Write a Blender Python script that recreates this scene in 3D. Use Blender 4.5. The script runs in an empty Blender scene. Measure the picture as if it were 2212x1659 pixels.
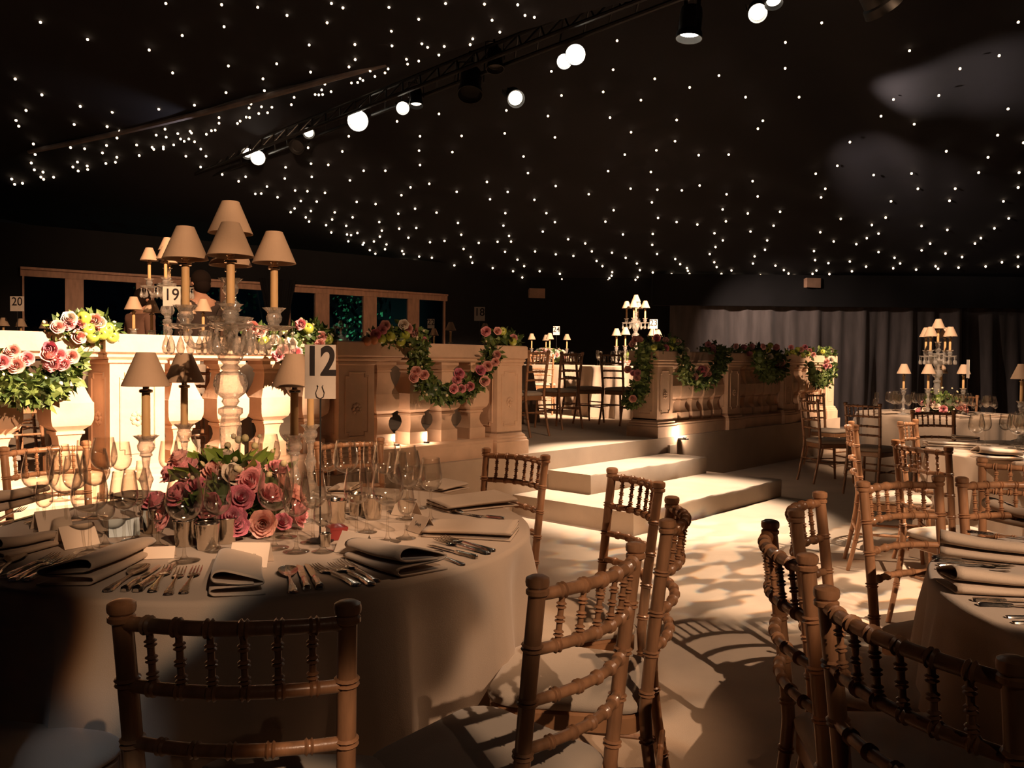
import bpy, math, random
from mathutils import Vector, Matrix
RN = random.Random(12)
S = bpy.context.scene
COL = S.collection
PI = math.pi

# ------------------------------------------------------------------ camera
F, CX, CY = 1770.0, 1106.0, 829.5          # focal length and centre in pixels of the 2212 x 1659 frame
H, PITCH, ROLL = 1.29, 0.0265, 0.009
_cp, _sp, _c, _s = math.cos(PITCH), math.sin(PITCH), math.cos(ROLL), math.sin(ROLL)
_right = Vector((_c, _s * _sp, _s * _cp))
_up = Vector((-_s, _c * _sp, _c * _cp))
_fwd = Vector((0, _cp, -_sp))
EYE = Vector((0, 0, H))
cam = bpy.data.cameras.new('camera')
cam.sensor_fit = 'HORIZONTAL'; cam.sensor_width = 36.0; cam.lens = F / 2212 * 36.0
cam.clip_start = 0.05; cam.clip_end = 200
co = bpy.data.objects.new('camera', cam); COL.objects.link(co)
co.matrix_world = Matrix((( _right.x, _up.x, -_fwd.x, 0), (_right.y, _up.y, -_fwd.y, 0), (_right.z, _up.z, -_fwd.z, H), (0, 0, 0, 1)))
S.camera = co

# measuring the photograph: a pixel's line of sight met with a plane of the place
def ray(u, v):
    return _fwd + _right * ((u - CX) / F) + _up * ((CY - v) / F)
def at(u, v, z):                             # ... with a level plane
    d = ray(u, v); return EYE + d * ((z - H) / d.z)
def dep(u, v, y):                            # ... at a distance y
    d = ray(u, v); return EYE + d * (y / d.y)
def ux(u, y): return dep(u, 790, y).x
def vpl(u, v, P, dr):                        # ... with an upright plane through P along dr
    d = ray(u, v); n = Vector((-dr[1], dr[0], 0))
    return EYE + d * ((Vector((P[0], P[1], 0)) - EYE).dot(n) / d.dot(n))

# ------------------------------------------------------------------ world, exposure
w = bpy.data.worlds.new('night'); S.world = w; w.use_nodes = True
bg = w.node_tree.nodes['Background']; bg.inputs[0].default_value = (0.10, 0.11, 0.2, 1); bg.inputs[1].default_value = 0.012
S.view_settings.view_transform = 'Standard'; S.view_settings.look = 'None'
S.view_settings.gamma = 1.0; S.view_settings.use_curve_mapping = False
S.view_settings.exposure = 0.0
S.cycles.max_bounces = 8; S.cycles.transparent_max_bounces = 24; S.cycles.transmission_bounces = 6
S.cycles.caustics_reflective = False; S.cycles.caustics_refractive = False
S.cycles.sample_clamp_indirect = 3.0
S.cycles.use_denoising = True

# ------------------------------------------------------------------ the big lamps
WARM = (1.0, 0.59, 0.34); WARM2 = (1.0, 0.66, 0.43); COOL = (0.86, 0.82, 0.9)
def spot(name, loc, tgt, watts, deg, blend=0.4, col=WARM, rad=0.05, gobo=None):
    l = bpy.data.lights.new(name, 'SPOT'); l.energy = watts; l.color = col
    l.spot_size = math.radians(deg); l.spot_blend = blend; l.shadow_soft_size = rad
    o = bpy.data.objects.new(name, l); COL.objects.link(o); o.location = loc
    o.rotation_euler = (Vector(tgt) - Vector(loc)).to_track_quat('-Z', 'Y').to_euler()
    if gobo:                                  # a break-up glass in the lantern; its lens splits colours a little at the edges
        sc, lo, hi, floor_, stretch, seed = gobo
        l.use_nodes = True; nt = l.node_tree; N = nt.nodes; L = nt.links
        em = N['Emission']
        tc = N.new('ShaderNodeTexCoord'); sx = N.new('ShaderNodeSeparateXYZ'); L.new(tc.outputs['Normal'], sx.inputs[0])
        def m(op, a, b):
            n = N.new('ShaderNodeMath'); n.operation = op
            for i, q in enumerate((a, b)):
                if isinstance(q, (int, float)): n.inputs[i].default_value = q
                else: L.new(q, n.inputs[i])
            return n.outputs[0]
        X = m('DIVIDE', sx.outputs[0], sx.outputs[2]); Y = m('DIVIDE', sx.outputs[1], sx.outputs[2])
        chans = []
        for k, f in enumerate((1.0, 1.008, 1.016)):
            cx = N.new('ShaderNodeCombineXYZ'); L.new(m('MULTIPLY', X, sc * f), cx.inputs[0]); L.new(m('MULTIPLY', Y, sc * f * stretch), cx.inputs[1]); cx.inputs[2].default_value = seed
            nz = N.new('ShaderNodeTexNoise'); nz.inputs['Scale'].default_value = 1.0; nz.inputs['Detail'].default_value = 1.5
            L.new(cx.outputs[0], nz.inputs['Vector'])
            mr = N.new('ShaderNodeMapRange'); mr.interpolation_type = 'SMOOTHSTEP'
            mr.inputs[1].default_value = lo; mr.inputs[2].default_value = hi; mr.inputs[3].default_value = floor_; mr.inputs[4].default_value = 1.0
            L.new(nz.outputs[0], mr.inputs[0]); chans.append(mr.outputs[0])
        cc = N.new('ShaderNodeCombineColor')
        for i in range(3): L.new(chans[i], cc.inputs[i])
        L.new(cc.outputs[0], em.inputs[0])
    return o
def bulb(name, loc, watts, col=WARM, rad=0.03):
    l = bpy.data.lights.new(name, 'POINT'); l.energy = watts; l.color = col; l.shadow_soft_size = rad
    o = bpy.data.objects.new(name, l); COL.objects.link(o); o.location = loc; return o

spot('lamp_balustrade', (3.7, 1.5, 4.5), (-2.9, 5.0, 1.0), 13500, 22, 0.55, WARM2)
spot('lamp_table', (2.6, -2.6, 4.3), (-1.08, 3.02, 1.10), 2100, 14.8, 0.4, WARM, 0.05, (16, 0.38, 0.48, 0.4, 1.0, 2.3))
spot('lamp_chairs', (1.9, -3.0, 4.3), (-0.16, 1.8, 0.42), 950, 17, 0.5, WARM2, 0.03, (13, 0.46, 0.52, 0.03, 1.0, 7.7))
spot('added_seat_tint', (0.3, -2.6, 4.3), (-0.88, 1.72, 0.47), 160, 3.2, 0.9, (0.75, 0.86, 1.0), 0.03)  # added bluish spot, imitates a break-up beam's colour fringe on the seat
spot('lamp_steps', (1.25, 7.5, 4.1), (1.30, 7.15, 0.2), 2700, 41, 0.6, (1.0, 0.77, 0.58))
spot('lamp_leaves', (3.6, 3.6, 4.5), (2.05, 5.2, 0.0), 2300, 36, 0.5, (1.0, 0.72, 0.50), 0.015, (15, 0.46, 0.53, 0.22, 2.2, 5.1))
spot('lamp_aisle', (2.7, -2.5, 4.3), (0.88, 4.15, 0.0), 1900, 16.8, 0.12, WARM2, 0.02, (13, 0.36, 0.47, 0.18, 1.5, 9.4))
spot('lamp_table_right', (2.4, 2.6, 4.5), (0.1, 2.9, 0.8), 600, 27, 0.8, WARM)
spot('lamp_right_tables', (-0.6, 6.0, 4.5), (2.9, 4.9, 0.6), 1000, 42, 0.95, WARM2, 0.04, (9, 0.40, 0.52, 0.15, 1.0, 3.3))
spot('lamp_far_table', (3.3, 6.9, 4.2), (4.9, 9.3, 1.1), 1500, 36, 0.7, WARM2)
spot('lamp_pillars', (3.2, 0.4, 4.4), (0.0, 7.2, 0.9), 950, 24, 0.7)
spot('lamp_right_rail', (3.2, 4.4, 4.6), (2.6, 9.9, 0.9), 2600, 36, 0.9)
spot('lamp_rail_end', (7.4, 7.5, 4.4), (5.0, 12.4, 1.2), 5200, 26, 0.9, WARM2)
spot('lamp_stage_tables', (3.2, 9.2, 4.6), (1.0, 13.4, 1.0), 6500, 40, 0.5, WARM2)
spot('added_flower_spot', (1.6, 10.6, 4.5), (0.68, 14.8, 1.45), 900, 7, 0.6, (1.0, 0.78, 0.60))  # added narrow spot that only brightens the table 24 flowers
spot('lamp_stage_left', (-0.6, 3.6, 4.6), (-3.7, 8.2, 1.55), 2600, 38, 0.8)
spot('lamp_curtain', (3.6, 15.0, 3.3), (6.2, 17.2, 1.0), 520, 80, 0.9, (1.0, 0.72, 0.56))
spot('added_window_wash', (-2.6, 9.0, 3.9), (-4.6, 14.4, 2.0), 420, 84, 0.9, WARM)  # added wash without a fixture, lifts the window frames

# ------------------------------------------------------------------ materials
def _new(name):
    m = bpy.data.materials.new(name); m.use_nodes = True
    return m, m.node_tree.nodes, m.node_tree.links, m.node_tree.nodes['Principled BSDF']
def mat(name, col, rough=0.6, metal=0.0, var=0.15, scale=6.0, bump=0.0, bscale=80.0, coat=0.0, sheen=0.0, island=None, spec=0.5, stretch=None, weave=False, sss=0.0):
    m, N, L, P = _new(name)
    P.inputs['Roughness'].default_value = rough; P.inputs['Metallic'].default_value = metal
    P.inputs['Coat Weight'].default_value = coat; P.inputs['Coat Roughness'].default_value = 0.15
    P.inputs['Sheen Weight'].default_value = sheen; P.inputs['Specular IOR Level'].default_value = spec
    tc = N.new('ShaderNodeTexCoord'); vec = tc.outputs['Object']
    if stretch:
        mp = N.new('ShaderNodeMapping'); mp.inputs['Scale'].default_value = stretch; L.new(vec, mp.inputs[0]); vec = mp.outputs[0]
    nz = N.new('ShaderNodeTexNoise'); nz.inputs['Scale'].default_value = scale; nz.inputs['Detail'].default_value = 4; L.new(vec, nz.inputs['Vector'])
    rp = N.new('ShaderNodeValToRGB'); L.new(nz.outputs[0], rp.inputs[0])
    a = [max(0, c * (1 - var)) for c in col]; b = [min(1, c * (1 + var)) for c in col]
    if island: a, b = col, island
    rp.color_ramp.elements[0].position = 0.3; rp.color_ramp.elements[1].position = 0.7
    rp.color_ramp.elements[0].color = (*a, 1); rp.color_ramp.elements[1].color = (*b, 1)
    if island:
        g = N.new('ShaderNodeNewGeometry'); L.new(g.outputs['Random Per Island'], rp.inputs[0])
        rp.color_ramp.elements[0].position = 0.0; rp.color_ramp.elements[1].position = 1.0
    L.new(rp.outputs[0], P.inputs['Base Color'])
    if sss: P.inputs['Subsurface Weight'].default_value = sss; P.inputs['Subsurface Radius'].default_value = (0.01, 0.005, 0.002)
    if bump:
        if weave:
            bz = N.new('ShaderNodeTexVoronoi')
        else:
            bz = N.new('ShaderNodeTexNoise'); bz.inputs['Detail'].default_value = 3
        bz.inputs['Scale'].default_value = bscale; L.new(vec, bz.inputs['Vector'])
        bp = N.new('ShaderNodeBump'); bp.inputs['Strength'].default_value = bump; bp.inputs['Distance'].default_value = 0.01
        L.new(bz.outputs[0], bp.inputs['Height']); L.new(bp.outputs[0], P.inputs['Normal'])
    return m
def glass(name, clear=0.96, rough=0.02, base=0.05, power=2.2, solid=0.0, tint=(1, 0.99, 0.97), edge=0.9, bumps=0, milk=0):
    m, N, L, P = _new(name); N.remove(P)
    out = N['Material Output']
    tr = N.new('ShaderNodeBsdfTransparent'); gl = N.new('ShaderNodeBsdfGlossy'); gl.inputs['Roughness'].default_value = rough
    lw = N.new('ShaderNodeLayerWeight'); lw.inputs[0].default_value = 0.5
    pw = N.new('ShaderNodeMath'); pw.operation = 'POWER'; L.new(lw.outputs['Facing'], pw.inputs[0]); pw.inputs[1].default_value = power
    ml = N.new('ShaderNodeMath'); ml.operation = 'MULTIPLY_ADD'; L.new(pw.outputs[0], ml.inputs[0]); ml.inputs[1].default_value = 0.75; ml.inputs[2].default_value = base
    mr = N.new('ShaderNodeMapRange'); L.new(pw.outputs[0], mr.inputs[0]); mr.inputs[3].default_value = clear; mr.inputs[4].default_value = clear * edge
    nz = N.new('ShaderNodeTexNoise'); nz.inputs['Scale'].default_value = 3.0
    mm = N.new('ShaderNodeMath'); mm.operation = 'MULTIPLY_ADD'; L.new(nz.outputs[0], mm.inputs[0]); mm.inputs[1].default_value = 0.02; L.new(mr.outputs[0], mm.inputs[2])
    cc = N.new('ShaderNodeCombineColor'); 
    for i in range(3):
        q = N.new('ShaderNodeMath'); q.operation = 'MULTIPLY'; q.use_clamp = True; L.new(mm.outputs[0], q.inputs[0]); q.inputs[1].default_value = tint[i]; L.new(q.outputs[0], cc.inputs[i])
    L.new(cc.outputs[0], tr.inputs[0])
    mx = N.new('ShaderNodeMixShader'); L.new(ml.outputs[0], mx.inputs[0]); L.new(gl.outputs[0], mx.inputs[2])
    if solid:
        rf = N.new('ShaderNodeBsdfGlass'); rf.inputs['IOR'].default_value = 1.5; rf.inputs['Roughness'].default_value = 0.0
        m2 = N.new('ShaderNodeMixShader'); m2.inputs[0].default_value = solid; L.new(tr.outputs[0], m2.inputs[1]); L.new(rf.outputs[0], m2.inputs[2]); L.new(m2.outputs[0], mx.inputs[1])
    else: L.new(tr.outputs[0], mx.inputs[1])
    if bumps:
        b = N.new('ShaderNodeTexVoronoi'); b.inputs['Scale'].default_value = bumps; bp = N.new('ShaderNodeBump'); bp.inputs['Strength'].default_value = 0.6; bp.inputs['Distance'].default_value = 0.01
        tc = N.new('ShaderNodeTexCoord'); L.new(tc.outputs['Object'], b.inputs['Vector']); L.new(b.outputs[0], bp.inputs['Height']); L.new(bp.outputs[0], gl.inputs['Normal'])
    last = mx
    if milk:                                   # diffuse white mixed into the crystal, imitating light scattered among its facets
        df = N.new('ShaderNodeBsdfDiffuse'); df.inputs[0].default_value = (0.9, 0.86, 0.8, 1); tl = N.new('ShaderNodeBsdfTranslucent'); tl.inputs[0].default_value = (0.9, 0.86, 0.8, 1)
        a_ = N.new('ShaderNodeAddShader'); L.new(df.outputs[0], a_.inputs[0]); L.new(tl.outputs[0], a_.inputs[1])
        last = N.new('ShaderNodeMixShader'); last.inputs[0].default_value = milk; L.new(mx.outputs[0], last.inputs[1]); L.new(a_.outputs[0], last.inputs[2])
    L.new(last.outputs[0], out.inputs[0])
    return m
def glow(name, col, strength):
    m, N, L, P = _new(name); N.remove(P)
    e = N.new('ShaderNodeEmission'); e.inputs[0].default_value = (*col, 1); e.inputs[1].default_value = strength
    L.new(e.outputs[0], N['Material Output'].inputs[0]); return m

M = {}
M['carpet'] = mat('beige_carpet', (0.44, 0.34, 0.25), 0.95, var=0.10, scale=3, bump=0.25, bscale=260, sheen=0.15)
M['stone'] = mat('pink_stone', (0.66, 0.455, 0.315), 0.8, var=0.14, scale=5, bump=0.18, bscale=34)
M['cloth'] = mat('taupe_linen', (0.40, 0.31, 0.235), 0.9, var=0.05, scale=4, bump=0.12, bscale=420, sheen=0.25)
M['napkin'] = mat('beige_napkin_linen', (0.45, 0.35, 0.265), 0.9, var=0.06, scale=10, bump=0.15, bscale=500, sheen=0.2)
M['cushion'] = mat('cream_seat_fabric', (0.50, 0.41, 0.32), 0.9, var=0.07, scale=6, bump=0.15, bscale=350, sheen=0.3)
M['wood'] = mat('limed_gold_wood', (0.33, 0.165, 0.082), 0.36, var=0.3, scale=7, bump=0.06, bscale=40, coat=0.25, stretch=(6, 6, 1))
M['rim_wood'] = mat('seat_frame_wood', (0.36, 0.18, 0.085), 0.42, var=0.22, scale=8, coat=0.2)
M['ceiling'] = mat('black_starlight_cloth', (0.006, 0.0058, 0.0105), 0.9, var=0.2, scale=2, bump=0.2, bscale=12)
M['black'] = mat('black_drape', (0.003, 0.0028, 0.004), 0.95, var=0.3, scale=4, bump=0.2, bscale=20)
M['drape'] = mat('grey_drape', (0.088, 0.073, 0.070), 0.85, var=0.25, scale=3, bump=0.3, bscale=12, stretch=(3, 3, 0.5), sheen=0.3)
M['hem'] = mat('grey_cloth_hem', (0.20, 0.175, 0.18), 0.8, var=0.2, scale=5)
M['frame'] = mat('window_frame_wood', (0.42, 0.235, 0.155), 0.6, var=0.2, scale=5, stretch=(4, 4, 1))
M['shade'] = mat('parchment_shade', (0.46, 0.325, 0.22), 0.75, var=0.06, scale=8, bump=0.05, bscale=120)
M['candle'] = mat('ivory_candle_wax', (0.70, 0.46, 0.22), 0.45, var=0.08, scale=10, sss=0.15)
M['brass'] = mat('silvered_brass', (0.72, 0.60, 0.44), 0.22, 1.0, var=0.1, scale=12)
M['silver'] = mat('polished_silver', (0.80, 0.74, 0.66), 0.16, 1.0, var=0.08, scale=30, bump=0.05, bscale=150)
M['black_metal'] = mat('black_metal', (0.006, 0.0055, 0.0055), 0.5, 0.0, var=0.2, scale=10)
M['glass'] = glass('thin_wine_glass', 0.985, 0.08, 0.07, 2.0, 0, (1, .99, .97), 0.86)
M['crystal'] = glass('cut_crystal', 0.985, 0.06, 0.16, 1.3, 0.22, (1, .985, .96), 0.9, 60, 0.13)
M['pane'] = glass('window_pane', 0.80, 0.02, 0.10, 2.0, 0, (0.8, 0.88, 1.0))
M['leaf'] = mat('ivy_leaves', (0.03, 0.065, 0.016), 0.5, island=(0.16, 0.22, 0.055), spec=0.4)
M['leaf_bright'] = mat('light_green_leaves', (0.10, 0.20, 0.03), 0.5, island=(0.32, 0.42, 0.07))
M['pink'] = mat('pink_petals', (0.80, 0.34, 0.37), 0.6, var=0.2, scale=14, sheen=0.3)
M['deep'] = mat('deep_pink_petals', (0.62, 0.18, 0.25), 0.6, var=0.25, scale=14, sheen=0.3)
M['pale'] = mat('blush_petals', (0.84, 0.46, 0.40), 0.6, var=0.15, scale=14, sheen=0.3)
M['white'] = mat('ivory_petals', (0.82, 0.72, 0.60), 0.6, var=0.1, scale=14, sheen=0.3)
M['apple'] = mat('green_apple_skin', (0.42, 0.47, 0.07), 0.3, var=0.25, scale=9, coat=0.3)
M['peach'] = mat('peach_skin', (0.55, 0.22, 0.09), 0.6, var=0.25, scale=9)
M['bud'] = mat('cream_buds', (0.70, 0.60, 0.30), 0.6, island=(0.80, 0.72, 0.52))
M['stem'] = mat('brown_stem', (0.05, 0.03, 0.015), 0.7)
M['card'] = mat('ivory_card', (0.66, 0.55, 0.45), 0.7, var=0.04)
M['ink'] = mat('black_ink', (0.012, 0.008, 0.008), 0.6)
M['sign'] = mat('grey_white_sign_card', (0.60, 0.53, 0.46), 0.6, var=0.06, scale=20)
M['red'] = mat('red_lacquer', (0.20, 0.022, 0.02), 0.3, var=0.2, coat=0.5)
M['blue_card'] = mat('pale_blue_card', (0.42, 0.52, 0.58), 0.6)
M['tan'] = mat('tan_plastic', (0.36, 0.22, 0.15), 0.6)
M['skin'] = mat('skin', (0.42, 0.22, 0.14), 0.55, sss=0.1)
M['hair'] = mat('dark_hair', (0.012, 0.007, 0.005), 0.9, spec=0.1)
M['dark_suit'] = mat('dark_brown_wool', (0.040, 0.024, 0.018), 0.85)
M['brown_top'] = mat('brown_dress_cloth', (0.17, 0.085, 0.055), 0.85)
M['blue_shirt'] = mat('pale_blue_cotton', (0.30, 0.32, 0.42), 0.85)
M['bulb'] = glow('fairy_bulb', (1.0, 0.72, 0.46), 5.0)
M['lens'] = glow('lit_lantern_lens', (1.0, 0.88, 0.70), 30.0)
M['lens_dim'] = glow('dim_lantern_lens', (1.0, 0.86, 0.68), 3.0)
M['hedge'] = mat('garden_leaves', (0.04, 0.16, 0.08), 0.5, island=(0.20, 0.46, 0.2))

# ------------------------------------------------------------------ mesh builder
class MB:
    def __init__(s): s.v = []; s.f = []
    def add(s, vs, fs):
        o = len(s.v); s.v += [tuple(q) for q in vs]; s.f += [tuple(i + o for i in f) for f in fs]
    def box(s, x0, x1, y0, y1, z0, z1, T=None):
        vs = [Vector((x, y, z)) for z in (z0, z1) for y in (y0, y1) for x in (x0, x1)]
        if T: vs = [T @ q for q in vs]
        s.add(vs, [(0, 2, 3, 1), (4, 5, 7, 6), (0, 1, 5, 4), (2, 6, 7, 3), (0, 4, 6, 2), (1, 3, 7, 5)])
    def rings(s, rs, close=(True, True)):
        n = len(rs[0]); o = len(s.v)
        for r in rs: s.v += [tuple(q) for q in r]
        for k in range(len(rs) - 1):
            a = o + k * n
            for i in range(n):
                j = (i + 1) % n; s.f.append((a + i, a + j, a + n + j, a + n + i))
        if close[0]: s.f.append(tuple(o + i for i in range(n - 1, -1, -1)))
        if close[1]: s.f.append(tuple(o + (len(rs) - 1) * n + i for i in range(n)))
    def lathe(s, prof, seg=16, c=(0, 0, 0), T=None, close=(True, True), wob=None):
        rs = []
        for r, z in prof:
            ring = []
            for i in range(seg):
                a = 2 * PI * i / seg; rr = r * (wob(a) if wob else 1)
                p = Vector((c[0] + rr * math.cos(a), c[1] + rr * math.sin(a), c[2] + z)); ring.append(T @ p if T else p)
            rs.append(ring)
        s.rings(rs, close)
    def square(s, prof, c=(0, 0, 0), T=None):
        rs = []
        for r, z in prof:
            ring = [Vector((c[0] + x * r, c[1] + y * r, c[2] + z)) for x, y in ((-1, -1), (1, -1), (1, 1), (-1, 1))]
            rs.append([T @ p for p in ring] if T else ring)
        s.rings(rs)
    def tube(s, pts, rad, seg=8, closed=False):
        pts = [Vector(p) for p in pts]; n = len(pts)
        if not hasattr(rad, '__len__'): rad = [rad] * n
        t0 = (pts[1] - pts[0]).normalized(); ref = Vector((0, 0, 1)) if abs(t0.z) < 0.9 else Vector((1, 0, 0))
        u = (ref - t0 * ref.dot(t0)).normalized(); rs = []
        for i, p in enumerate(pts):
            t = (pts[min(i + 1, n - 1)] - pts[max(i - 1, 0)])
            t = t.normalized() if t.length > 1e-9 else t0
            u = (u - t * u.dot(t)).normalized(); b = t.cross(u)
            rs.append([p + (u * math.cos(2 * PI * k / seg) + b * math.sin(2 * PI * k / seg)) * rad[i] for k in range(seg)])
        s.rings(rs)
    def ball(s, c, r, seg=10, rows=6, sz=1.0, T=None):
        s.lathe([(max(1e-4, r * math.sin(PI * k / rows)), -r * sz * math.cos(PI * k / rows)) for k in range(rows + 1)], seg, c, T)
    def mesh(s, name, m, sharp=40):
        me = bpy.data.meshes.new(name); me.from_pydata(s.v, [], s.f); me.validate()
        me.polygons.foreach_set('use_smooth', [sharp > 0] * len(me.polygons))
        if sharp > 0: me.set_sharp_from_angle(angle=math.radians(sharp))
        me.materials.append(m); me.update(); return me
    def build(s, name, m, parent=None, sharp=40, loc=None):
        return put(name, s.mesh(name, m, sharp), parent, loc)
def put(name, data, parent=None, loc=None, rz=None, rot=None, sc=None):
    o = bpy.data.objects.new(name, data); COL.objects.link(o)
    if parent: o.parent = parent
    if loc is not None: o.location = loc
    if rz is not None: o.rotation_euler = (0, 0, rz)
    if rot is not None: o.rotation_mode = 'QUATERNION'; o.rotation_quaternion = rot
    if sc is not None: o.scale = (sc, sc, sc) if not hasattr(sc, '__len__') else sc
    return o
def tag(o, label=None, cat=None, group=None, kind=None):
    if label: o['label'] = label
    if cat: o['category'] = cat
    if group: o['group'] = group
    if kind: o['kind'] = kind
    return o
def thing(name, label, cat, loc=(0, 0, 0), rz=0, group=None):
    return tag(put(name, None, None, loc, rz), label, cat, group)
KIDS = {}
def kids(o):
    return [c for c in bpy.data.objects if c.parent == o]
def proto_tree(o):                            # remember children once, so that copying stays quick
    KIDS[o.name] = [(c, [(g, None) for g in kids(c)]) for c in kids(o)]
def copy_tree(o, label, loc, rz=0, group=None, sc=None):
    c = o.copy(); COL.objects.link(c); c.location = loc; c.rotation_euler = (0, 0, rz); c['label'] = label
    if sc: c.scale = (sc, sc, sc)
    if 'group' in c.keys(): del c['group']
    if group: c['group'] = group
    for ch, gs in KIDS[o.name]:
        d = ch.copy(); COL.objects.link(d); d.parent = c
        for g, _ in gs:
            e = g.copy(); COL.objects.link(e); e.parent = d
    return c
class Kind:                                   # one proto of a kind: the first placing moves the proto itself, the next ones copy it
    def __init__(s, proto): s.p = proto; s.used = False; proto_tree(proto)
    def place(s, label, loc, rz=0, group=None, sc=None):
        if not s.used:
            s.used = True; o = s.p; o.location = loc; o.rotation_euler = (0, 0, rz); o['label'] = label
            if group: o['group'] = group
            if sc: o.scale = (sc, sc, sc)
            return o
        return copy_tree(s.p, label, loc, rz, group, sc)

# ------------------------------------------------------------------ the setting
def struct(name, mb, m, sharp=40):
    return tag(mb.build(name, m, None, sharp), kind='structure')
D1 = Vector((0.675, 0.738, 0)).normalized(); D2 = Vector((-D1.y, D1.x, 0))     # along the balustrade, and away behind it
P3 = at(1073, 985, 0.5); P3.z = 0
def bal(t, b, z): return P3 + D1 * t + D2 * b + Vector((0, 0, z))
def tline(u, b=0.0):
    d = ray(u, 830); Q = P3 + D2 * b; n = D2
    h = (Q - Vector((0, 0, 0))).dot(n) / (d.x * n.x + d.y * n.y)
    return (Vector((d.x * h, d.y * h, 0)) - Q).dot(D1)
def slab(mb, t0, t1, b0, b1, z0, z1):
    mb.add([bal(t, b, z) for z in (z0, z1) for t, b in ((t0, b0), (t1, b0), (t1, b1), (t0, b1))],
           [(3, 2, 1, 0), (4, 5, 6, 7), (0, 1, 5, 4), (1, 2, 6, 5), (2, 3, 7, 6), (3, 0, 4, 7)])
PT = [tline(237) - 1.72, tline(237), tline(731.6), 0.0, tline(1420), tline(1573), tline(1693), tline(1784)]
ST = 0.5                                       # stage height
mb = MB(); mb.add([(-14, -5, 0), (16, -5, 0), (16, 19, 0), (-14, 19, 0)], [(0, 1, 2, 3)]); struct('floor', mb, M['carpet'])
mb = MB(); slab(mb, -9.5, PT[7] + 0.42, -0.06, 9.5, 0, ST)
tag(mb.build('stage', M['carpet'], None, 30), 'raised carpeted stage behind the stone balustrade', 'stage', None, 'structure')
def step(name, t0, t1, b0, b1, z0, z1, label):
    mb = MB(); n = 26; r = 0.012
    # soft carpeted edges: a rounded nose with slight ripples along the front
    prof = [(b0, z0), (b0, z1 - r), (b0 + r * 0.3, z1 - r * 0.3), (b0 + r, z1), (b1, z1), (b1, z0)]
    rs = []
    for i in range(n + 1):
        t = t0 + (t1 - t0) * i / n; k = 0.004 * math.sin(i * 1.7) + 0.003 * math.sin(i * 0.6 + 1)
        rs.append([bal(t, b + (k if q in (1, 2, 3) else 0), z + (k * 0.7 if q == 2 else 0)) for q, (b, z) in enumerate(prof)])
    mb.rings(rs)
    tag(mb.build(name, M['carpet'], None, 40), label, 'step')
step('carpeted_step', 0.137, 2.70, -1.29, -0.065, 0, 0.167, 'wide lower carpeted step standing on the floor before the stage')
step('carpeted_step', 0.60, 2.57, -0.54, -0.065, 0.167, 0.334, 'narrower upper carpeted step lying on the wide lower step')
mb = MB(); slab(mb, 2.58, 2.72, -0.10, -0.07, 0.30, 0.42)
tag(mb.build('cable_cover', M['card'], None), 'small pale cover on the stage skirt beside the upper step', 'cover')

# back wall, window wall
BY = 17.5
mb = MB(); mb.add([(-4, BY, 0), (14, BY, 0), (14, BY, 3.12), (-4, BY, 3.12)], [(0, 1, 2, 3)]); struct('wall_back', mb, M['black'])
WA = dep(55, 585, 12.4); WB = dep(930, 640, 16.5); WD = Vector((WB.x - WA.x, WB.y - WA.y, 0)).normalized(); WN = Vector((WD.y, -WD.x, 0))   # towards us
WP = Vector((WA.x, WA.y, 0))
def wl(u): p = vpl(u, 640, WP, WD); return (Vector((p.x, p.y, 0)) - WP).dot(WD)
def wpt(s, n, z): return WP + WD * s + WN * n + Vector((0, 0, z))
def wslab(mb, s0, s1, n0, n1, z0, z1):
    mb.add([wpt(s, n, z) for z in (z0, z1) for s, n in ((s0, n0), (s1, n0), (s1, n1), (s0, n1))],
           [(3, 2, 1, 0), (4, 5, 6, 7), (0, 1, 5, 4), (1, 2, 6, 5), (2, 3, 7, 6), (3, 0, 4, 7)])
WZ0, WZ1 = 0.95, 2.62
s_l, s_r = wl(52), wl(962)
mb = MB()
wslab(mb, -6, s_r + 3.0, -0.12, 0, WZ1, 3.3); wslab(mb, -6, s_r + 3.0, -0.12, 0, 0, WZ0)
wslab(mb, -6, s_l, -0.12, 0, WZ0, WZ1); wslab(mb, s_r, s_r + 3.0, -0.12, 0, WZ0, WZ1)
struct('wall_left', mb, M['black'])
mb = MB(); wslab(mb, s_l - 0.05, s_r + 0.02, 0, 0.05, WZ1 - 0.10, WZ1 + 0.04); wslab(mb, s_l - 0.05, s_r + 0.02, 0.05, 0.08, WZ1 + 0.0, WZ1 + 0.035); struct('trim_1', mb, M['frame'])
panes = [(52, 140), (180, 293), (332, 475), (500, 618), (626, 680), (710, 784), (812, 880), (904, 958)]
for i, (a, b) in enumerate(panes):
    sa, sb = wl(a), wl(b)
    na = wl(panes[i - 1][1]) if i else sa - 0.05
    e = thing('window_%d' % (i + 1), 'dark tent window pane number %d counted from the left end' % (i + 1), 'window'); e['kind'] = 'structure'
    mb = MB(); wslab(mb, sa - (sa - na) / 2 - 0.001, sa, -0.02, 0.04, WZ0, WZ1)
    nb = wl(panes[i + 1][0]) if i < 7 else sb + 0.05
    wslab(mb, sb, sb + (nb - sb) / 2, -0.02, 0.04, WZ0, WZ1); wslab(mb, sa - 0.02, sb + 0.02, -0.02, 0.04, WZ0, WZ0 + 0.06)
    mb.build('window_frame', M['frame'], e)
    mb = MB(); wslab(mb, sa, sb, -0.012, -0.004, WZ0 + 0.05, WZ1 - 0.08); mb.build('pane', M['pane'], e)
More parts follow.
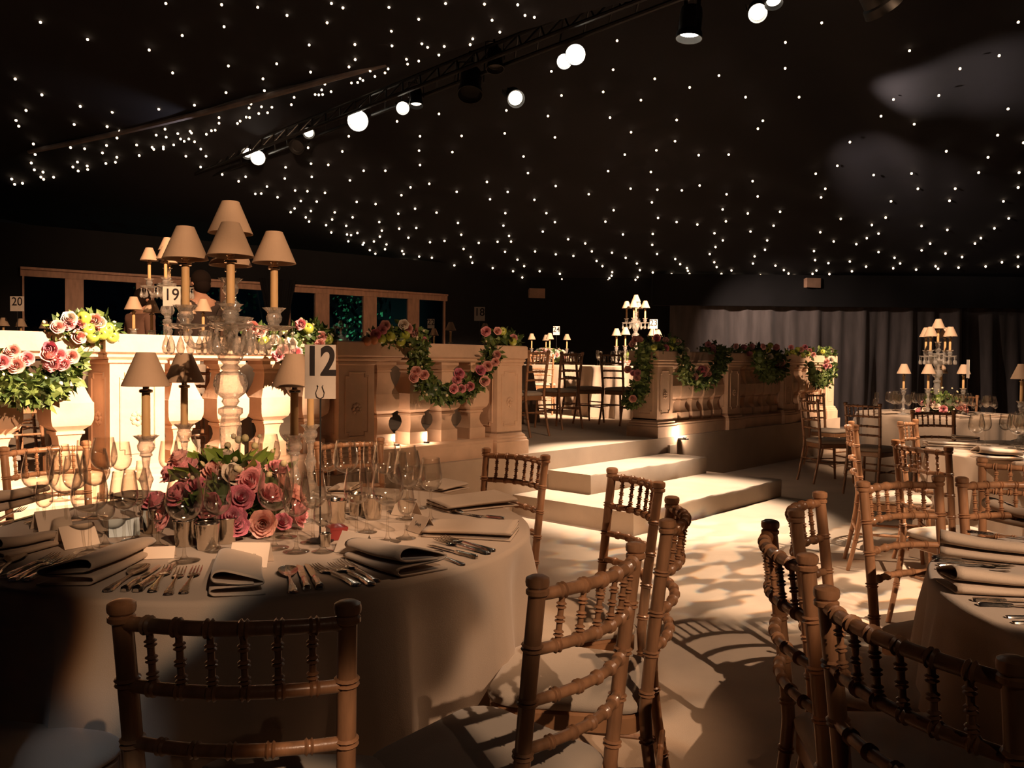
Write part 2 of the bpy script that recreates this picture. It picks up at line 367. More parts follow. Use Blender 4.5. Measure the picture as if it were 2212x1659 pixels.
# black drape gathered back between the two banks of windows
mb = MB(); s0, s1 = wl(556), wl(632); nf = 40; rs = []
for k in range(13):
    z = WZ1 + 0.1 - k * (WZ1 - 0.3) / 12; f = k / 12; wdt = (1 - 0.75 * math.sin(min(1, f * 1.25) * PI / 2)); mid = (s0 + s1) / 2
    rs.append([wpt(mid + (i / nf - 0.5) * (s1 - s0) * wdt, 0.14 + 0.03 * math.cos(i * 1.9), z) for i in range(nf + 1)] + [wpt(mid + (i / nf - 0.5) * (s1 - s0) * wdt, 0.09, z) for i in range(nf, -1, -1)])
mb.rings(rs)
tag(mb.build('tied_drape', M['black'], None, 60), 'black drape tied back between the two banks of windows', 'curtain')
# garden outside, lit green
mb = MB()
for (ua, ub, n) in ((800, 975, 1500), (340, 620, 700)):
    for k in range(n):
        p = wpt(wl(RN.uniform(ua, ub)), -RN.uniform(1.3, 2.4), RN.uniform(0.5, 2.9)); q = Vector((RN.gauss(0, 1), RN.gauss(0, 1), RN.gauss(0, 1))).normalized(); r = q.orthogonal().normalized(); s_ = RN.uniform(0.05, 0.13)
        mb.add([p, p + q * s_ * 0.5 + r * s_ * 0.35, p + q * s_, p + q * s_ * 0.5 - r * s_ * 0.35], [(0, 1, 2, 3)])
tag(mb.build('hedge', M['hedge'], None, 0), 'leafy hedge lit green outside the windows', 'hedge', None, 'stuff')
p = wpt(wl(880), -0.7, 0.6); spot('lamp_garden', p, wpt(wl(890), -2.0, 1.9), 150, 100, 0.6, (0.30, 0.95, 0.62))
p = wpt(wl(480), -0.7, 0.6); spot('lamp_garden_left', p, wpt(wl(480), -2.0, 1.6), 14, 110, 0.6, (0.25, 0.9, 0.7))
mb = MB(); wslab(mb, -7, s_r + 6, -3.2, -3.0, 0, 4.0); struct('wall_garden', mb, mat('night_garden', (0.006, 0.009, 0.022), 0.9))

# the ceiling: two fields of dark lining
EZ, SL = 3.1, 0.25
def zR(x, y): return EZ + SL * (BY - y)
def hitR(u, v):
    d = ray(u, v); t = (EZ + SL * BY - H) / (d.z + SL * d.y); return EYE + d * t
EA = at(80, 325, 4.2); EB = at(870, 130, 4.2); ED = (EB - EA).normalized(); EM = Vector((ED.y, -ED.x, 0))
if EM.y > 0: EM = -EM
def hitL(u, v):
    d = ray(u, v); k = 0.30
    t = (4.2 - H + k * (EYE - EA).dot(EM)) / (d.z - k * d.dot(EM)); return EYE + d * t
# pleats of the lining that fan out of a gathered point at the eave on the right
QP = hitR(2005, 505); QD = (hitR(1900, 300) - QP); QD.z = 0; QD.normalize(); QX = Vector((QD.y, -QD.x, 0))
mb = MB(); nx, ny = 250, 180; x0, x1, y0, y1 = -14.0, 15.0, 3.2, BY
for j in range(ny + 1):
    for i in range(nx + 1):
        x = x0 + (x1 - x0) * i / nx; y = y0 + (y1 - y0) * j / ny; z = zR(x, y)
        r = Vector((x - QP.x, y - QP.y, 0)); L_ = r.dot(QD); W_ = r.dot(QX)
        if L_ > 0.9:
            a = math.atan2(W_, L_)
            z += 0.075 * min(1, (L_ - .9) / 2.6) ** 1.5 * (1.6 + math.sin(a * 13 + .4) + 0.6 * math.sin(a * 24 + 1)) * math.exp(-(a / 0.5) ** 2)
        mb.v.append((x, y, z))
for j in range(ny):
    for i in range(nx):
        a = j * (nx + 1) + i; mb.f.append((a, a + nx + 1, a + nx + 2, a + 1))
struct('ceiling', mb, M['ceiling'], 180)
mb = MB(); E0 = EA - ED * 5; E1 = EB + ED * 7
n = 30; rs = []
for i in range(n + 1):
    q = E0 + (E1 - E0) * i / n; sag = 0.03 * math.sin(i * 0.9)
    rs.append([q + EM * 0.0 + Vector((0, 0, sag)), q + EM * 7 + Vector((0, 0, 7 * 0.30)), q + EM * 7 + Vector((0, 0, 7 * 0.30 + 0.05)), q - EM * 0.02 + Vector((0, 0, 0.05 + sag))])
mb.rings(rs); struct('ceiling_front', mb, M['ceiling'], 60)
mb = MB(); mb.tube([EA - ED * 0.2 + (EB - EA) * 1.0 * k / 24 + Vector((0, 0, 0.01 - 0.05 * math.sin(PI * k / 24))) for k in range(25)], 0.035, 8)
struct('trim_2', mb, M['hem'])
spot('lamp_hem', EA + Vector((3.2, -1.6, -0.7)), EA + ED * 3.0, 26, 60, 0.9, COOL)
pc = hitR(1690, 230) + Vector((0, -0.4, -0.85))
spot('lamp_ceiling', pc, hitR(2060, 190), 600, 44, 1.0, (1.0, 0.78, 0.64)); spot('lamp_ceiling_low', pc, hitR(1930, 390), 700, 34, 1.0, (1.0, 0.76, 0.62))

# grey curtain at the right end of the back wall, black pelmet above
def curtain(name, xa, xb, y, z1, label, seed):
    rr = random.Random(seed); n = int((xb - xa) / 0.02); ph = [rr.uniform(0, 6.3) for _ in range(6)]; fr = [rr.uniform(6, 9), rr.uniform(11, 15), rr.uniform(19, 26)]
    mb = MB(); rows = 10
    for k in range(rows + 1):
        z = z1 * (1 - k / rows)
        for i in range(n + 1):
            x = xa + (xb - xa) * i / n; lo = k / rows
            d = 0.05 * math.sin(fr[0] * x + ph[0] + 0.5 * lo) + 0.035 * math.sin(fr[1] * x + ph[1] - 0.9 * lo) + 0.018 * math.sin(fr[2] * x + ph[2] + 1.5 * lo * math.sin(x))
            mb.v.append((x, y + d * (0.6 + 0.6 * lo), z))
    for k in range(rows):
        for i in range(n):
            a = k * (n + 1) + i; mb.f.append((a, a + n + 1, a + n + 2, a + 1))
    tag(mb.build(name, M['drape'], None, 180), label, 'curtain')
cx0, cx1 = ux(1445, 17.2), ux(2075, 17.2)
curtain('grey_curtain', cx0, cx1, 17.2, 2.62, 'grey pleated curtain hanging on the back wall behind the far balustrade end', 5)
curtain('grey_curtain', cx1 + 0.05, 13.5, 17.3, 2.62, 'unlit stretch of pleated curtain at the right end of the back wall', 8)
mb = MB(); n = 60; rs = []
for i in range(n + 1):
    x = cx0 - 0.4 + (14 - cx0) * i / n; d = 0.03 * math.sin(i * 1.3)
    rs.append([(x, 17.0 + d, 2.5), (x, 17.12 + d, 2.5), (x, 17.12, 3.15), (x, 17.0, 3.15)])
mb.rings(rs); struct('trim_3', mb, M['black'], 60)

# ------------------------------------------------------------------ fairy lights: measured in the photograph, set on the lining
_st = []
def stars(ox, oy, k, pts):
    for x, y in pts:
        u, v = ox + x / k, oy + y / k
        if all(abs(u - a) + abs(v - b) > 4.5 for a, b in _st): _st.append((u, v))
STARS = """0,0,3.95:345,165 747,312 1273,402 1555,277 130,652 357,788 222,922 137,1008 160,1057 685,887 633,1042 958,936 914,1060 1022,1098 998,1160 1473,598 1355,910 285,1210 300,1300 602,1242 722,1252 909,1224 267,1374 293,1433 367,1452 349,1495 372,1514 457,1496 100,1512 125,1557 192,1548 661,1366 622,1408 667,1442 744,1400 748,1430 874,1288 997,1325 985,1368 903,1378 1166,1220 1188,1310 1298,1240 1312,1257 1394,1236 1394,1254 1333,1135 1408,1084 1418,1152 1517,1122 1541,1168 1572,1188 1482,1219 1415,2
380,0,3.95:390,12 698,34 948,103 1290,166 1425,38 1327,0 411,201 1137,357 1527,353 1530,482 1477,545 448,538 860,519 743,648 755,750 428,767 1149,590 1066,720 1271,698 1244,747 1188,787 1219,790 1252,787 1324,762 1009,811 985,874 158,875 231,930 368,985 368,1033 641,868 624,902 730,892 819,896 707,950 782,943 600,981 629,984 525,1035 548,1015 17,1122 121,1102 133,1117 40,1168 72,1189 110,1168 159,1192 260,1128 303,1097 335,1093 212,1255 85,1316 257,1316 211,1408 395,1473 595,1492 535,1531 1128,1243 1475,1145 1420,1275 1300,1390 1153,1380 936,1411 929,1507 1159,1493 1485,1523 777,1576 678,1639 728,1636 1017,1610 1122,1616 1272,1630 1498,688 1551,684 1572,650
760,0,3.95:317,33 571,135 338,237 343,363 598,345 647,376 789,368 743,442 467,478 476,526 571,500 157,579 310,567 283,601 197,632 95,666 1132,5 1416,10 1197,143 1478,101 1558,117 1263,245 1032,303 1010,353 800,0 744,953 386,1017 582,1145 937,1142 574,1268 858,1280 582,1391 101,1440 286,1440 1319,923 1305,1120 1465,1318 1503,1460 1153,1536 1330,1622 895,1621 661,1552 501,1583 423,1650
1160,0,3.95:684,325 650,574 1005,652 1303,726 1553,624 209,795 565,764 887,835 94,971 623,985 803,1110 1192,1005 1178,1187 153,1154 749,1302 1019,1265 1380,1307 1636,1302 607,1443 972,1451 160,1571 442,1642 799,1594 1027,1603 1236,1609 1388,1567 1618,1642 123,588
1560,0,3.95:850,172 540,340 538,562 200,809 657,809 347,1012 305,1080 1090,1195 983,1398 799,1466 880,1595 260,1530 1293,1477
1880,0,3.95:1263,166 335,411 1100,453 766,565 585,795 198,829 92,972 375,1041 1176,910 1087,1135 649,1273 1005,1325 352,1464 406,1595 925,1456 1270,1456 725,1594 1262,1584 1308,1200
520,380,5.53:440,233 718,278 908,286 643,368 597,413 838,399 777,476 817,525 1123,415 1092,500 1020,569 1082,656 1306,32 1385,290 1337,475 1260,577 1270,680 1318,688 1394,662 1285,763 1611,315 1655,531 1686,634 1662,706 1591,765 1471,781 1457,803 1542,868 1608,911 1741,800 1724,858 2029,116 1918,216 1883,431 2083,371 1893,611 2097,603 2003,720 1929,880 1947,915 1899,1022 1968,1006 2079,1006 2132,946 2017,1089 2153,1120
900,380,5.53:153,72 480,168 840,48 877,257 1088,171 1663,100 2057,200 1407,265 238,418 494,542 533,683 1060,425 1037,574 1104,698 1128,766 967,768 742,782 1550,425 1652,532 1507,646 1810,738 2014,788 160,773 333,758 561,855 646,950 665,1020 1056,888 1205,983 1415,884 1663,919 1873,938 2093,883 2150,998 32,946 182,960 451,1051 369,1082 52,1120 102,1094 143,1170 153,1196 190,1184 313,1174 352,1174 367,1218 425,1243 393,1266 463,1270 510,1145 595,1190 582,1303 666,1298 700,1262 712,1228 749,1195 909,1084 859,1328 890,1296 998,1233 1010,1325 1086,1271 1132,1296 1149,1334 1152,1122 1285,1061 1262,1197 1293,1279 1269,1312 1293,1330 1407,1264 1389,1305 1470,1122 1712,1153 1735,1218 1814,1276 1628,1262 1609,1316 1926,1309 2023,1262 2071,1297
1280,380,6.38:526,152 893,164 1230,175 1479,108 1848,230 818,340 291,448 178,607 903,555 1159,612 1445,647 1793,438 1838,602 419,784 830,778 1680,768 1796,866 823,929 1695,960 268,1038 890,1055 1615,1056 457,1109 1140,1125 1678,1170 57,1150 136,1224 612,1187 1208,1197 1711,1236 652,1279 830,1311 271,1307 263,1356 232,1389 213,1412 178,1466 1301,1251 1314,1287 1336,1332 1090,1335 1188,1365 1238,1391 1315,1421 1450,1391 1569,1385 1567,1425 1777,1332 1804,1402 1915,1283 1946,1357 2016,1387 469,1443 621,1377 592,1412 590,1458 770,1438 827,1451 1055,1426
1580,380,6.38:293,47 362,258 1294,152 1236,271 226,493 671,470 582,663 1507,569 1936,653 263,744 1225,754 493,866 1410,882 1866,836 1722,918 463,996 320,1088 1138,1015 1153,1140 297,1187 607,1217 723,1278 787,1326 866,1360 401,1350 475,1366 545,1384 312,1394 1337,1181 1118,1330 1172,1283 1351,1333 1632,1159 1661,1295 1856,1230 2028,773 2028,1028 102,1386 136,1412
1880,380,6.38:657,152 1173,152 2042,134 286,325 1092,317 1835,326 212,551 1908,562 707,668 1062,722 1711,700 22,653 1524,835 1443,910 825,911 1037,1048 708,1005 334,1108 411,1186 316,1253 632,1272 900,1225 935,1259 1265,1097 1217,1244 1590,1228 1815,1170 2036,1094 2037,1230"""
for ln in STARS.split('\n'):
    h_, p_ = ln.split(':'); ox, oy, k = map(float, h_.split(','))
    stars(ox, oy, k, [tuple(map(float, q.split(','))) for q in p_.split()])
bm_ = MB(); bm_.ball((0, 0, 0), 1.0, 8, 6); star_me = bm_.mesh('fairy_light', M['bulb'], 60)
_pl = []
for u, v in _st:
    left = u < 1180 and v < 325 + (u - 80) * (130 - 325) / (870 - 80) + 4
    p = hitL(u, v) if left else hitR(u, v)
    p = p + Vector((0, 0, -0.03)); d = (p - EYE).length
    _pl.append((d, left, u, v, p))
_pl.sort(key=lambda q: (not q[1], q[0]))
NEAR = [q for q in _pl][:298]; FAR = _pl[298:]
for d, left, u, v, p in NEAR:
    if left: lb, gp = 'tiny warm fairy light on the dark lining above the long hem line', 'fairy lights on the near ceiling field'
    elif u < 1000: lb, gp = 'tiny warm fairy light on the black ceiling left of the lantern bar', 'fairy lights left on the far ceiling'
    else: lb, gp = 'tiny warm fairy light on the black ceiling right of the lantern bar', 'fairy lights right on the far ceiling'
    o = put('fairy_light', star_me, None, p, sc=0.00105 * d + 0.003); tag(o, lb, 'light bulb', gp)
mb = MB()
for d, left, u, v, p in FAR: mb.ball(p, 0.00105 * d + 0.003, 6, 4)
tag(mb.build('fairy_lights_far', M['bulb'], None, 60), 'lowest rows of tiny fairy lights along the far eave', 'light bulbs', None, 'stuff')

# ------------------------------------------------------------------ stone balustrade on the stage edge
TM = Matrix((( D1.x, D2.x, 0), (D1.y, D2.y, 0), (0, 0, 1))).to_4x4()
RZB = math.atan2(D1.y, D1.x)
PW = 0.31; PH = 0.93
def build_pillar():
    t = thing('stone_pillar', 'x', 'pillar')
    h = PW / 2
    mb = MB(); mb.square([(h + .045, 0), (h + .045, .115), (h + .035, .125), (h + .035, .14), (h + .022, .15), (h + .022, .165), (h, .185), (h, .20)]); mb.build('base', M['stone'], t, 30)
    mb = MB(); mb.square([(h, .185), (h, .765)])
    for sgn in (0, 1, 2, 3):                     # raised panel moulding with notched corners on each face
        T = Matrix.Rotation(sgn * PI / 2, 4, 'Z'); y = -h
        a, z0, z1, c = 0.105, .245, .715, .028
        pl = [(-a + c, z0), (a - c, z0), (a - c, z0 + c), (a, z0 + c), (a, z1 - c), (a - c, z1 - c), (a - c, z1), (-a + c, z1), (-a + c, z1 - c), (-a, z1 - c), (-a, z0 + c), (-a + c, z0 + c)]
        nn = len(pl); cx_, cz_ = 0, (z0 + z1) / 2
        def inset(p, k): return (p[0] - math.copysign(min(k, abs(p[0])), p[0]), p[1] - math.copysign(k, p[1] - cz_))
        rs = []
        for k, yy in ((0, y + .001), (0.004, y - .007), (0.010, y - .007), (0.015, y + .0005)):
            rs.append([T @ Vector((*[inset(p, k)[0]], yy, inset(p, k)[1])) for p in pl])
        mb.rings(rs, (False, False))
    mb.build('shaft', M['stone'], t, 30)
    mb = MB(); mb.square([(h, .76), (h + .012, .768), (h + .012, .782), (h + .006, .785), (h + .022, .800), (h + .022, .812), (h + .016, .815), (h + .034, .828), (h + .034, .92), (h + .026, PH), (0.01, PH)]); mb.build('cap', M['stone'], t, 30)
    for sgn in (0, 3):                           # carved rosettes on the two faces that look our way
        T = Matrix.Rotation(-PI / 2 if sgn == 3 else 0, 4, 'Z') @ Matrix.Translation((0, -h, .45)) @ Matrix.Rotation(PI / 2, 4, 'X')
        mb = MB(); mb.ball((0, 0, 0.004), .013, 8, 5, 0.9, T)
        for k in range(8):
            a = k * PI / 4; mb.ball((.030 * math.cos(a), .030 * math.sin(a), 0.001), .0155, 8, 5, 0.6, T)
        mb.build('rosette', M['stone'], t, 30)
    return t
KP = Kind(build_pillar())
pl_lab = ['stone pillar at the far left edge, cut off by the frame', 'brightly lit stone pillar behind the left side of table 12', 'stone pillar behind the sign with number 12',
          'stone pillar left of the stage steps', 'stone pillar right of the stage steps, with ivy down its side', 'second stone pillar to the right of the stage steps',
          'slim looking third stone pillar right of the steps, in shade', 'last stone pillar at the far right end of the balustrade']
for t, lb in zip(PT, pl_lab): KP.place(lb, bal(t + PW / 2, PW / 2, ST), RZB, 'stone pillars of the balustrade')
def build_rail(t0, t1, nb, label):
    L_ = t1 - t0
    o = thing('balustrade', label, 'balustrade', bal(t0, PW / 2, ST), RZB, 'stone balustrade sections')
    def bar(name, prof):                          # a moulded bar: profile (half depth, z) drawn along the run
        mb = MB(); pts = [(d, z) for d, z in prof] + [(-d, z) for d, z in reversed(prof)]
        mb.rings([[Vector((x, -d, z)) for d, z in pts] for x in (0.0, L_)]); mb.build(name, M['stone'], o, 25)
    bar('base_rail', [(.155, 0), (.155, .115), (.147, .125), (.147, .14), (.135, .15), (.12, .155)])
    bar('top_rail', [(.10, .785), (.128, .80), (.128, .812), (.122, .815), (.145, .828), (.145, .92), (.135, PH)])
    for i in range(nb):
        mb = MB(); mb.square([(.088, .15), (.088, .245), (.078, .252), (.060, .285), (.053, .315), (.056, .345), (.064, .368), (.074, .372), (.074, .388), (.066, .391), (.072, .398), (.098, .420), (.108, .448), (.110, .475), (.110, .545), (.104, .552), (.085, .60), (.069, .645), (.061, .69), (.060, .705), (.068, .712), (.068, .722), (.062, .725), (.078, .748), (.094, .762), (.094, .79)])
        mb.build('baluster', M['stone'], o, 30, (L_ * (i + 0.5) / nb, 0, 0))
    return o
rl_lab = ['brightly lit balustrade of stone balusters at the left edge', 'lit balustrade of stone balusters behind the tall candelabrum of table 12', 'shaded balustrade with a rose swag left of the stage steps', None,
          'balustrade with an ivy swag beside the pillar right of the steps', 'middle balustrade section right of the steps with a hanging ivy clump', 'far right balustrade section with bright apples on its rail']
for i in range(7):
    if i != 3: build_rail(PT[i] + PW, PT[i + 1], [4, 4, 4, 0, 5, 5, 4][i], rl_lab[i])

# ------------------------------------------------------------------ flowers
def rose_mesh(m, seed):
    r = random.Random(seed); mb = MB()
    def petal(phi, wid, r0, r1, z0, z1, curl):
        rows = []
        for i in range(5):
            t = i / 4; row = []
            for j in range(5):
                a = (j / 4 - 0.5); ang = phi + a * wid; rad = r0 + (r1 - r0) * (t ** 0.7) + curl * max(0, t - 0.6) * (1 - 1.6 * abs(a))
                z = z0 + (z1 - z0) * t - 0.20 * (2 * a) ** 2 * t - curl * max(0, t - 0.72) * 1.1
                row.append((rad * math.cos(ang), rad * math.sin(ang), z))
            rows.append(row)
        o = len(mb.v)
        for row in rows: mb.v += row
        for i in range(4):
            for j in range(4): q = o + i * 5 + j; mb.f.append((q, q + 1, q + 6, q + 5))
    for L_, (n, ra, rb, zb, zt, cu) in enumerate([(3, .06, .14, -.4, .62, 0), (3, .10, .27, -.45, .66, .05), (4, .16, .44, -.5, .60, .15), (5, .22, .63, -.55, .46, .32), (6, .28, .84, -.6, .26, .5)]):
        p0 = r.uniform(0, 6)
        for k in range(n): petal(p0 + 2 * PI * k / n + r.uniform(-.1, .1), 2 * PI / n * 1.45, ra, rb, zb, zt + r.uniform(-.05, .05), cu)
    mb.ball((0, 0, -0.35), 0.34, 8, 5)
    return mb.mesh('rose', m, 180)
ROSE = {k: rose_mesh(M[k], i + 3) for i, k in enumerate(('pink', 'deep', 'pale', 'white'))}
mb = MB(); mb.lathe([(.02, -.86), (.30, -.95), (.62, -.80), (.90, -.40), (1.0, .05), (.93, .50), (.68, .84), (.38, .93), (.16, .84), (.05, .70)], 16); APPLE = mb.mesh('apple', M['apple'], 60)
mb = MB(); mb.lathe([(.02, -.95), (.40, -.9), (.85, -.5), (1.0, .05), (.85, .55), (.45, .88), (.08, .84)], 14); PEACH = mb.mesh('peach', M['peach'], 60)
mb = MB(); mb.tube([(0, 0, .68), (.05, 0, .95), (.12, .03, 1.2)], .05, 5); STALK = mb.mesh('stalk', M['stem'])
def flower(kind, p, r, parent, aim=None):
    aim = (aim if aim is not None else (EYE - p)).normalized()
    aim = (aim + Vector((RN.gauss(0, .25), RN.gauss(0, .25), RN.gauss(.15, .25)))).normalized()
    q = aim.to_track_quat('Z', 'Y')
    if kind == 'apple':
        o = put('apple', APPLE, parent, p - parent.location, rot=q, sc=r); put('stalk', STALK, o)
    elif kind == 'peach': o = put('peach', PEACH, parent, p - parent.location, rot=q, sc=r)
    else: o = put('rose', ROSE[kind], parent, p - parent.location, rot=q, sc=r)
    return o
def leaf(mb, p, s_, q=None):
    q = q or Vector((RN.gauss(0, 1), RN.gauss(0, 1), RN.gauss(0, 1))).normalized(); r = q.orthogonal().normalized()
    r = (r * math.cos(a := RN.uniform(0, 6.3)) + q.cross(r) * math.sin(a)); nrm = q.cross(r)
    w_ = s_ * RN.uniform(.26, .38)
    mb.add([p, p + q * s_ * .45 + r * w_ + nrm * s_ * .07, p + q * s_ + nrm * s_ * -.05, p + q * s_ * .45 - r * w_ + nrm * s_ * .07, p + q * s_ * .5], [(0, 1, 4), (1, 2, 4), (2, 3, 4), (3, 0, 4)])
def foliage(path, parent, n, ls, m='leaf', core=True, name='foliage'):
    mb = MB(); off = parent.location; tot = sum(r * r for _, r in path)
    for i in range(len(path)):
        p, r = path[i]
        if core: mb.ball(p - off, r * .62, 8, 6)
        if i + 1 < len(path) and core:
            q, r2 = path[i + 1]
            if (q - p).length < 4 * (r + r2): mb.ball((p + q) / 2 - off, (r + r2) * .30, 8, 6)
    for i, (p, r) in enumerate(path):
        for k in range(max(6, int(n * r * r / tot))):
            if i + 1 < len(path): q, r2 = path[i + 1]; f = RN.random(); c = p.lerp(q, f) if (q - p).length < 4 * (r + r2) else p; rr = r + (r2 - r) * f
            else: c, rr = p, r
            d = Vector((RN.gauss(0, 1), RN.gauss(0, 1), RN.gauss(0, 1))).normalized()
            leaf(mb, c + d * rr * RN.uniform(.45, .95) - off, ls * RN.uniform(.7, 1.35), (d + Vector((RN.gauss(0, .7), RN.gauss(0, .7), RN.gauss(-.2, .7)))).normalized())
    return mb.build(name, M[m], parent, 0)
def buds(path, parent, n, r0, m='bud'):
    mb = MB(); off = parent.location
    for k in range(n):
        p, r = path[RN.randrange(len(path))]; d = Vector((RN.gauss(0, 1), RN.gauss(0, 1) - .6, RN.gauss(.3, 1))).normalized()
        mb.ball(p + d * r * RN.uniform(.8, 1.1) - off, r0 * RN.uniform(.6, 1.2), 6, 4)
    tag(mb.build('buds', M[m], parent, 60), kind='stuff')
PB = bal(0, 0, 0)
def onrail(u, v, b):
    return vpl(u, v, bal(PT[4] - .07, 0, 0), D2) if b == 'side' else vpl(u, v, PB + D2 * b, D1)
def garland(name, label, cat, spec, leaves=260, nb=26, group='flower garlands of the balustrade'):
    """spec: list of (front offset b, path pixels, roses, apples)"""
    first = onrail(*spec[0][1][0][:2], spec[0][0]); t = thing(name, label, cat, first, 0, group)
    allp = []
    for b, path, roses, apples in spec:
        pp = []
        for u, v, r in path:
            p = onrail(u, v, b); pp.append((p, r * (p - EYE).length / F))
        if b != 'side' and b > 0.05:                              # what lies on the rail keeps above the stone
            top = ST + PH
            pp = [(Vector((p.x, p.y, max(p.z, top + r * .12))), r) for p, r in pp]
        foliage(pp, t, int(leaves * 1.7), 0.055); allp += pp
        for it in roses:
            u, v = it[:2]; k = it[2] if len(it) > 2 else RN.choice(('pink', 'pink', 'pale', 'deep'))
            p = onrail(u, v, b if b == 'side' else b - 0.045); p = p - D1 * .07 if b == 'side' else p; p.z = max(p.z, ST + PH - .03) if b != 'side' and b > .05 else p.z
            p = p + (EYE - p).normalized() * .05; flower(k, p, RN.uniform(.036, .046), t)
        for it in apples:
            p = onrail(it[0], it[1], b - 0.035); p.z = max(p.z, ST + PH - .02) if b > .05 else p.z
            p = p + (EYE - p).normalized() * .05; flower(it[2] if len(it) > 2 else 'apple', p, .037, t)
    buds(allp, t, nb, .011)
FR, TP = -0.13, 0.055
garland('rose_garland', 'ivy garland with pink roses hanging over the rail at the far left', 'garland',
    [(FR, [(-30, 790, 30), (0, 812, 38), (45, 840, 40), (92, 836, 38), (135, 812, 30), (155, 780, 20)], [(4, 782, 'pink'), (34, 789, 'pale'), (58, 774, 'pink'), (27, 758, 'pale'), (108, 754, 'deep'), (110, 785, 'pink'), (127, 768, 'pink'), (136, 787, 'pink'), (104, 768, 'pale'), (154, 770, 'pale'), (-20, 775, 'pink')], [])], 420)
garland('flower_arrangement', 'tall heap of pink roses and green apples on the left rail', 'flowers',
    [(TP, [(120, 728, 24), (160, 716, 36), (200, 716, 38), (232, 734, 22)], [(147, 700, 'pink'), (172, 699, 'pink'), (205, 711, 'pink'), (171, 727, 'pale'), (125, 706, 'pale'), (204, 692, 'pale'), (150, 688, 'white'), (215, 697, 'white')], [(181, 687), (199, 738), (221, 721), (233, 711), (242, 727), (190, 712)])], 330, 50)
garland('flower_arrangement', 'small flower heap on the rail behind the tall candelabrum', 'flowers', [(TP, [(545, 728, 22), (580, 730, 20)], [(545, 707), (562, 716, 'pale'), (592, 735, 'white')], [(570, 738)])], 140, 24)
garland('flower_arrangement', 'flower heap with green apples on the rail behind the number 12 card', 'flowers',
    [(TP, [(635, 738, 26), (668, 722, 32), (698, 738, 24)], [(649, 701, 'pink'), (694, 727, 'pale'), (690, 742, 'pale')], [(666, 710), (708, 734)])], 260, 50)
garland('rose_garland', 'cluster of pale pink roses hanging behind the right arm of the candelabrum', 'garland', [(FR, [(612, 768, 20), (640, 772, 22), (660, 790, 18)], [(612, 755, 'pale'), (630, 742, 'white'), (640, 762, 'pink'), (600, 768, 'pink'), (622, 772, 'pale')], [])], 120, 10)
garland('flower_arrangement', 'shaded heap of apples, peaches and roses on the rail left of the steps', 'flowers',
    [(TP, [(792, 736, 18), (830, 728, 28), (868, 728, 32), (902, 732, 22)], [(825, 713), (895, 719), (914, 738, 'deep'), (832, 703), (872, 701, 'white'), (880, 710), (812, 722, 'deep')], [(844, 727), (866, 738), (823, 733), (876, 725), (791, 738, 'peach'), (806, 735, 'peach')])], 260, 20)
garland('rose_garland', 'drooping rose swag between the two pillars left of the steps', 'garland',
    [(FR, [(903, 748, 20), (908, 775, 22), (906, 802, 20), (920, 835, 22), (955, 850, 25), (998, 848, 24), (1032, 825, 18), (1050, 795, 15), (1066, 765, 18)],
      [(899, 802, 'pale'), (916, 810, 'pale'), (894, 815, 'pale'), (987, 820, 'pink'), (980, 840, 'pink'), (997, 840, 'pink'), (1015, 835, 'pink'), (992, 807, 'deep'), (1038, 800, 'deep'), (1053, 791, 'pale'), (1047, 823, 'pale'), (1073, 767, 'pale'), (1070, 782, 'pale')], [])], 520, 46)
garland('flower_arrangement', 'dark leafy heap of flowers on the pillar left of the steps', 'flowers', [(TP, [(1058, 735, 18), (1085, 732, 22), (1108, 738, 15)], [(1050, 716), (1109, 730), (1075, 715)], [(1085, 716), (1108, 738)])], 180, 14)
garland('rose_garland', 'long ivy drape with roses down the left side of the pillar right of the steps', 'garland',
    [('side', [(1388, 742, 20), (1392, 772, 22), (1390, 806, 22), (1384, 838, 22), (1373, 860, 20), (1358, 868, 13)], [(1374, 743), (1380, 733), (1364, 798, 'pale'), (1376, 805), (1385, 805), (1384, 816), (1375, 861, 'pale'), (1390, 733)], [])], 420, 16)
garland('flower_arrangement', 'heap of roses and apples on the pillar right of the steps', 'flowers', [(TP, [(1405, 748, 16), (1432, 745, 20), (1460, 750, 18)], [(1438, 734), (1465, 739), (1438, 752), (1419, 730), (1482, 758, 'white')], [(1453, 736), (1413, 750), (1449, 750)])], 180, 14)
garland('rose_garland', 'round ivy swag with pink roses beside the pillar right of the steps', 'garland', [(FR, [(1482, 775, 13), (1478, 800, 17), (1490, 818, 20), (1520, 824, 19), (1545, 808, 17), (1558, 784, 15), (1562, 765, 13)], [(1524, 798), (1519, 808), (1531, 808), (1501, 814, 'pale'), (1516, 797, 'deep')], [])], 420, 26)
garland('flower_arrangement', 'small heap of roses and apples on the rail above the round ivy swag', 'flowers', [(TP, [(1518, 756, 12), (1540, 753, 15), (1558, 758, 12)], [(1530, 744), (1541, 751), (1541, 759)], [(1551, 756)])], 110, 10)
garland('flower_arrangement', 'spray of roses and white buds on the second pillar right of the steps', 'flowers', [(TP, [(1582, 758, 10), (1610, 754, 14), (1640, 756, 12)], [(1607, 750), (1624, 749), (1619, 764, 'deep'), (1590, 748, 'pale')], [(1628, 762)])], 120, 18)
garland('rose_garland', 'hanging ivy clump in the middle section right of the steps', 'garland', [(FR, [(1642, 765, 16), (1644, 790, 20), (1663, 812, 22), (1684, 800, 18), (1689, 776, 16), (1668, 770, 18)], [(1680, 785), (1689, 783), (1690, 794), (1664, 770, 'white'), (1649, 749, 'pale'), (1677, 750)], [(1659, 756), (1664, 746)])], 420, 14)
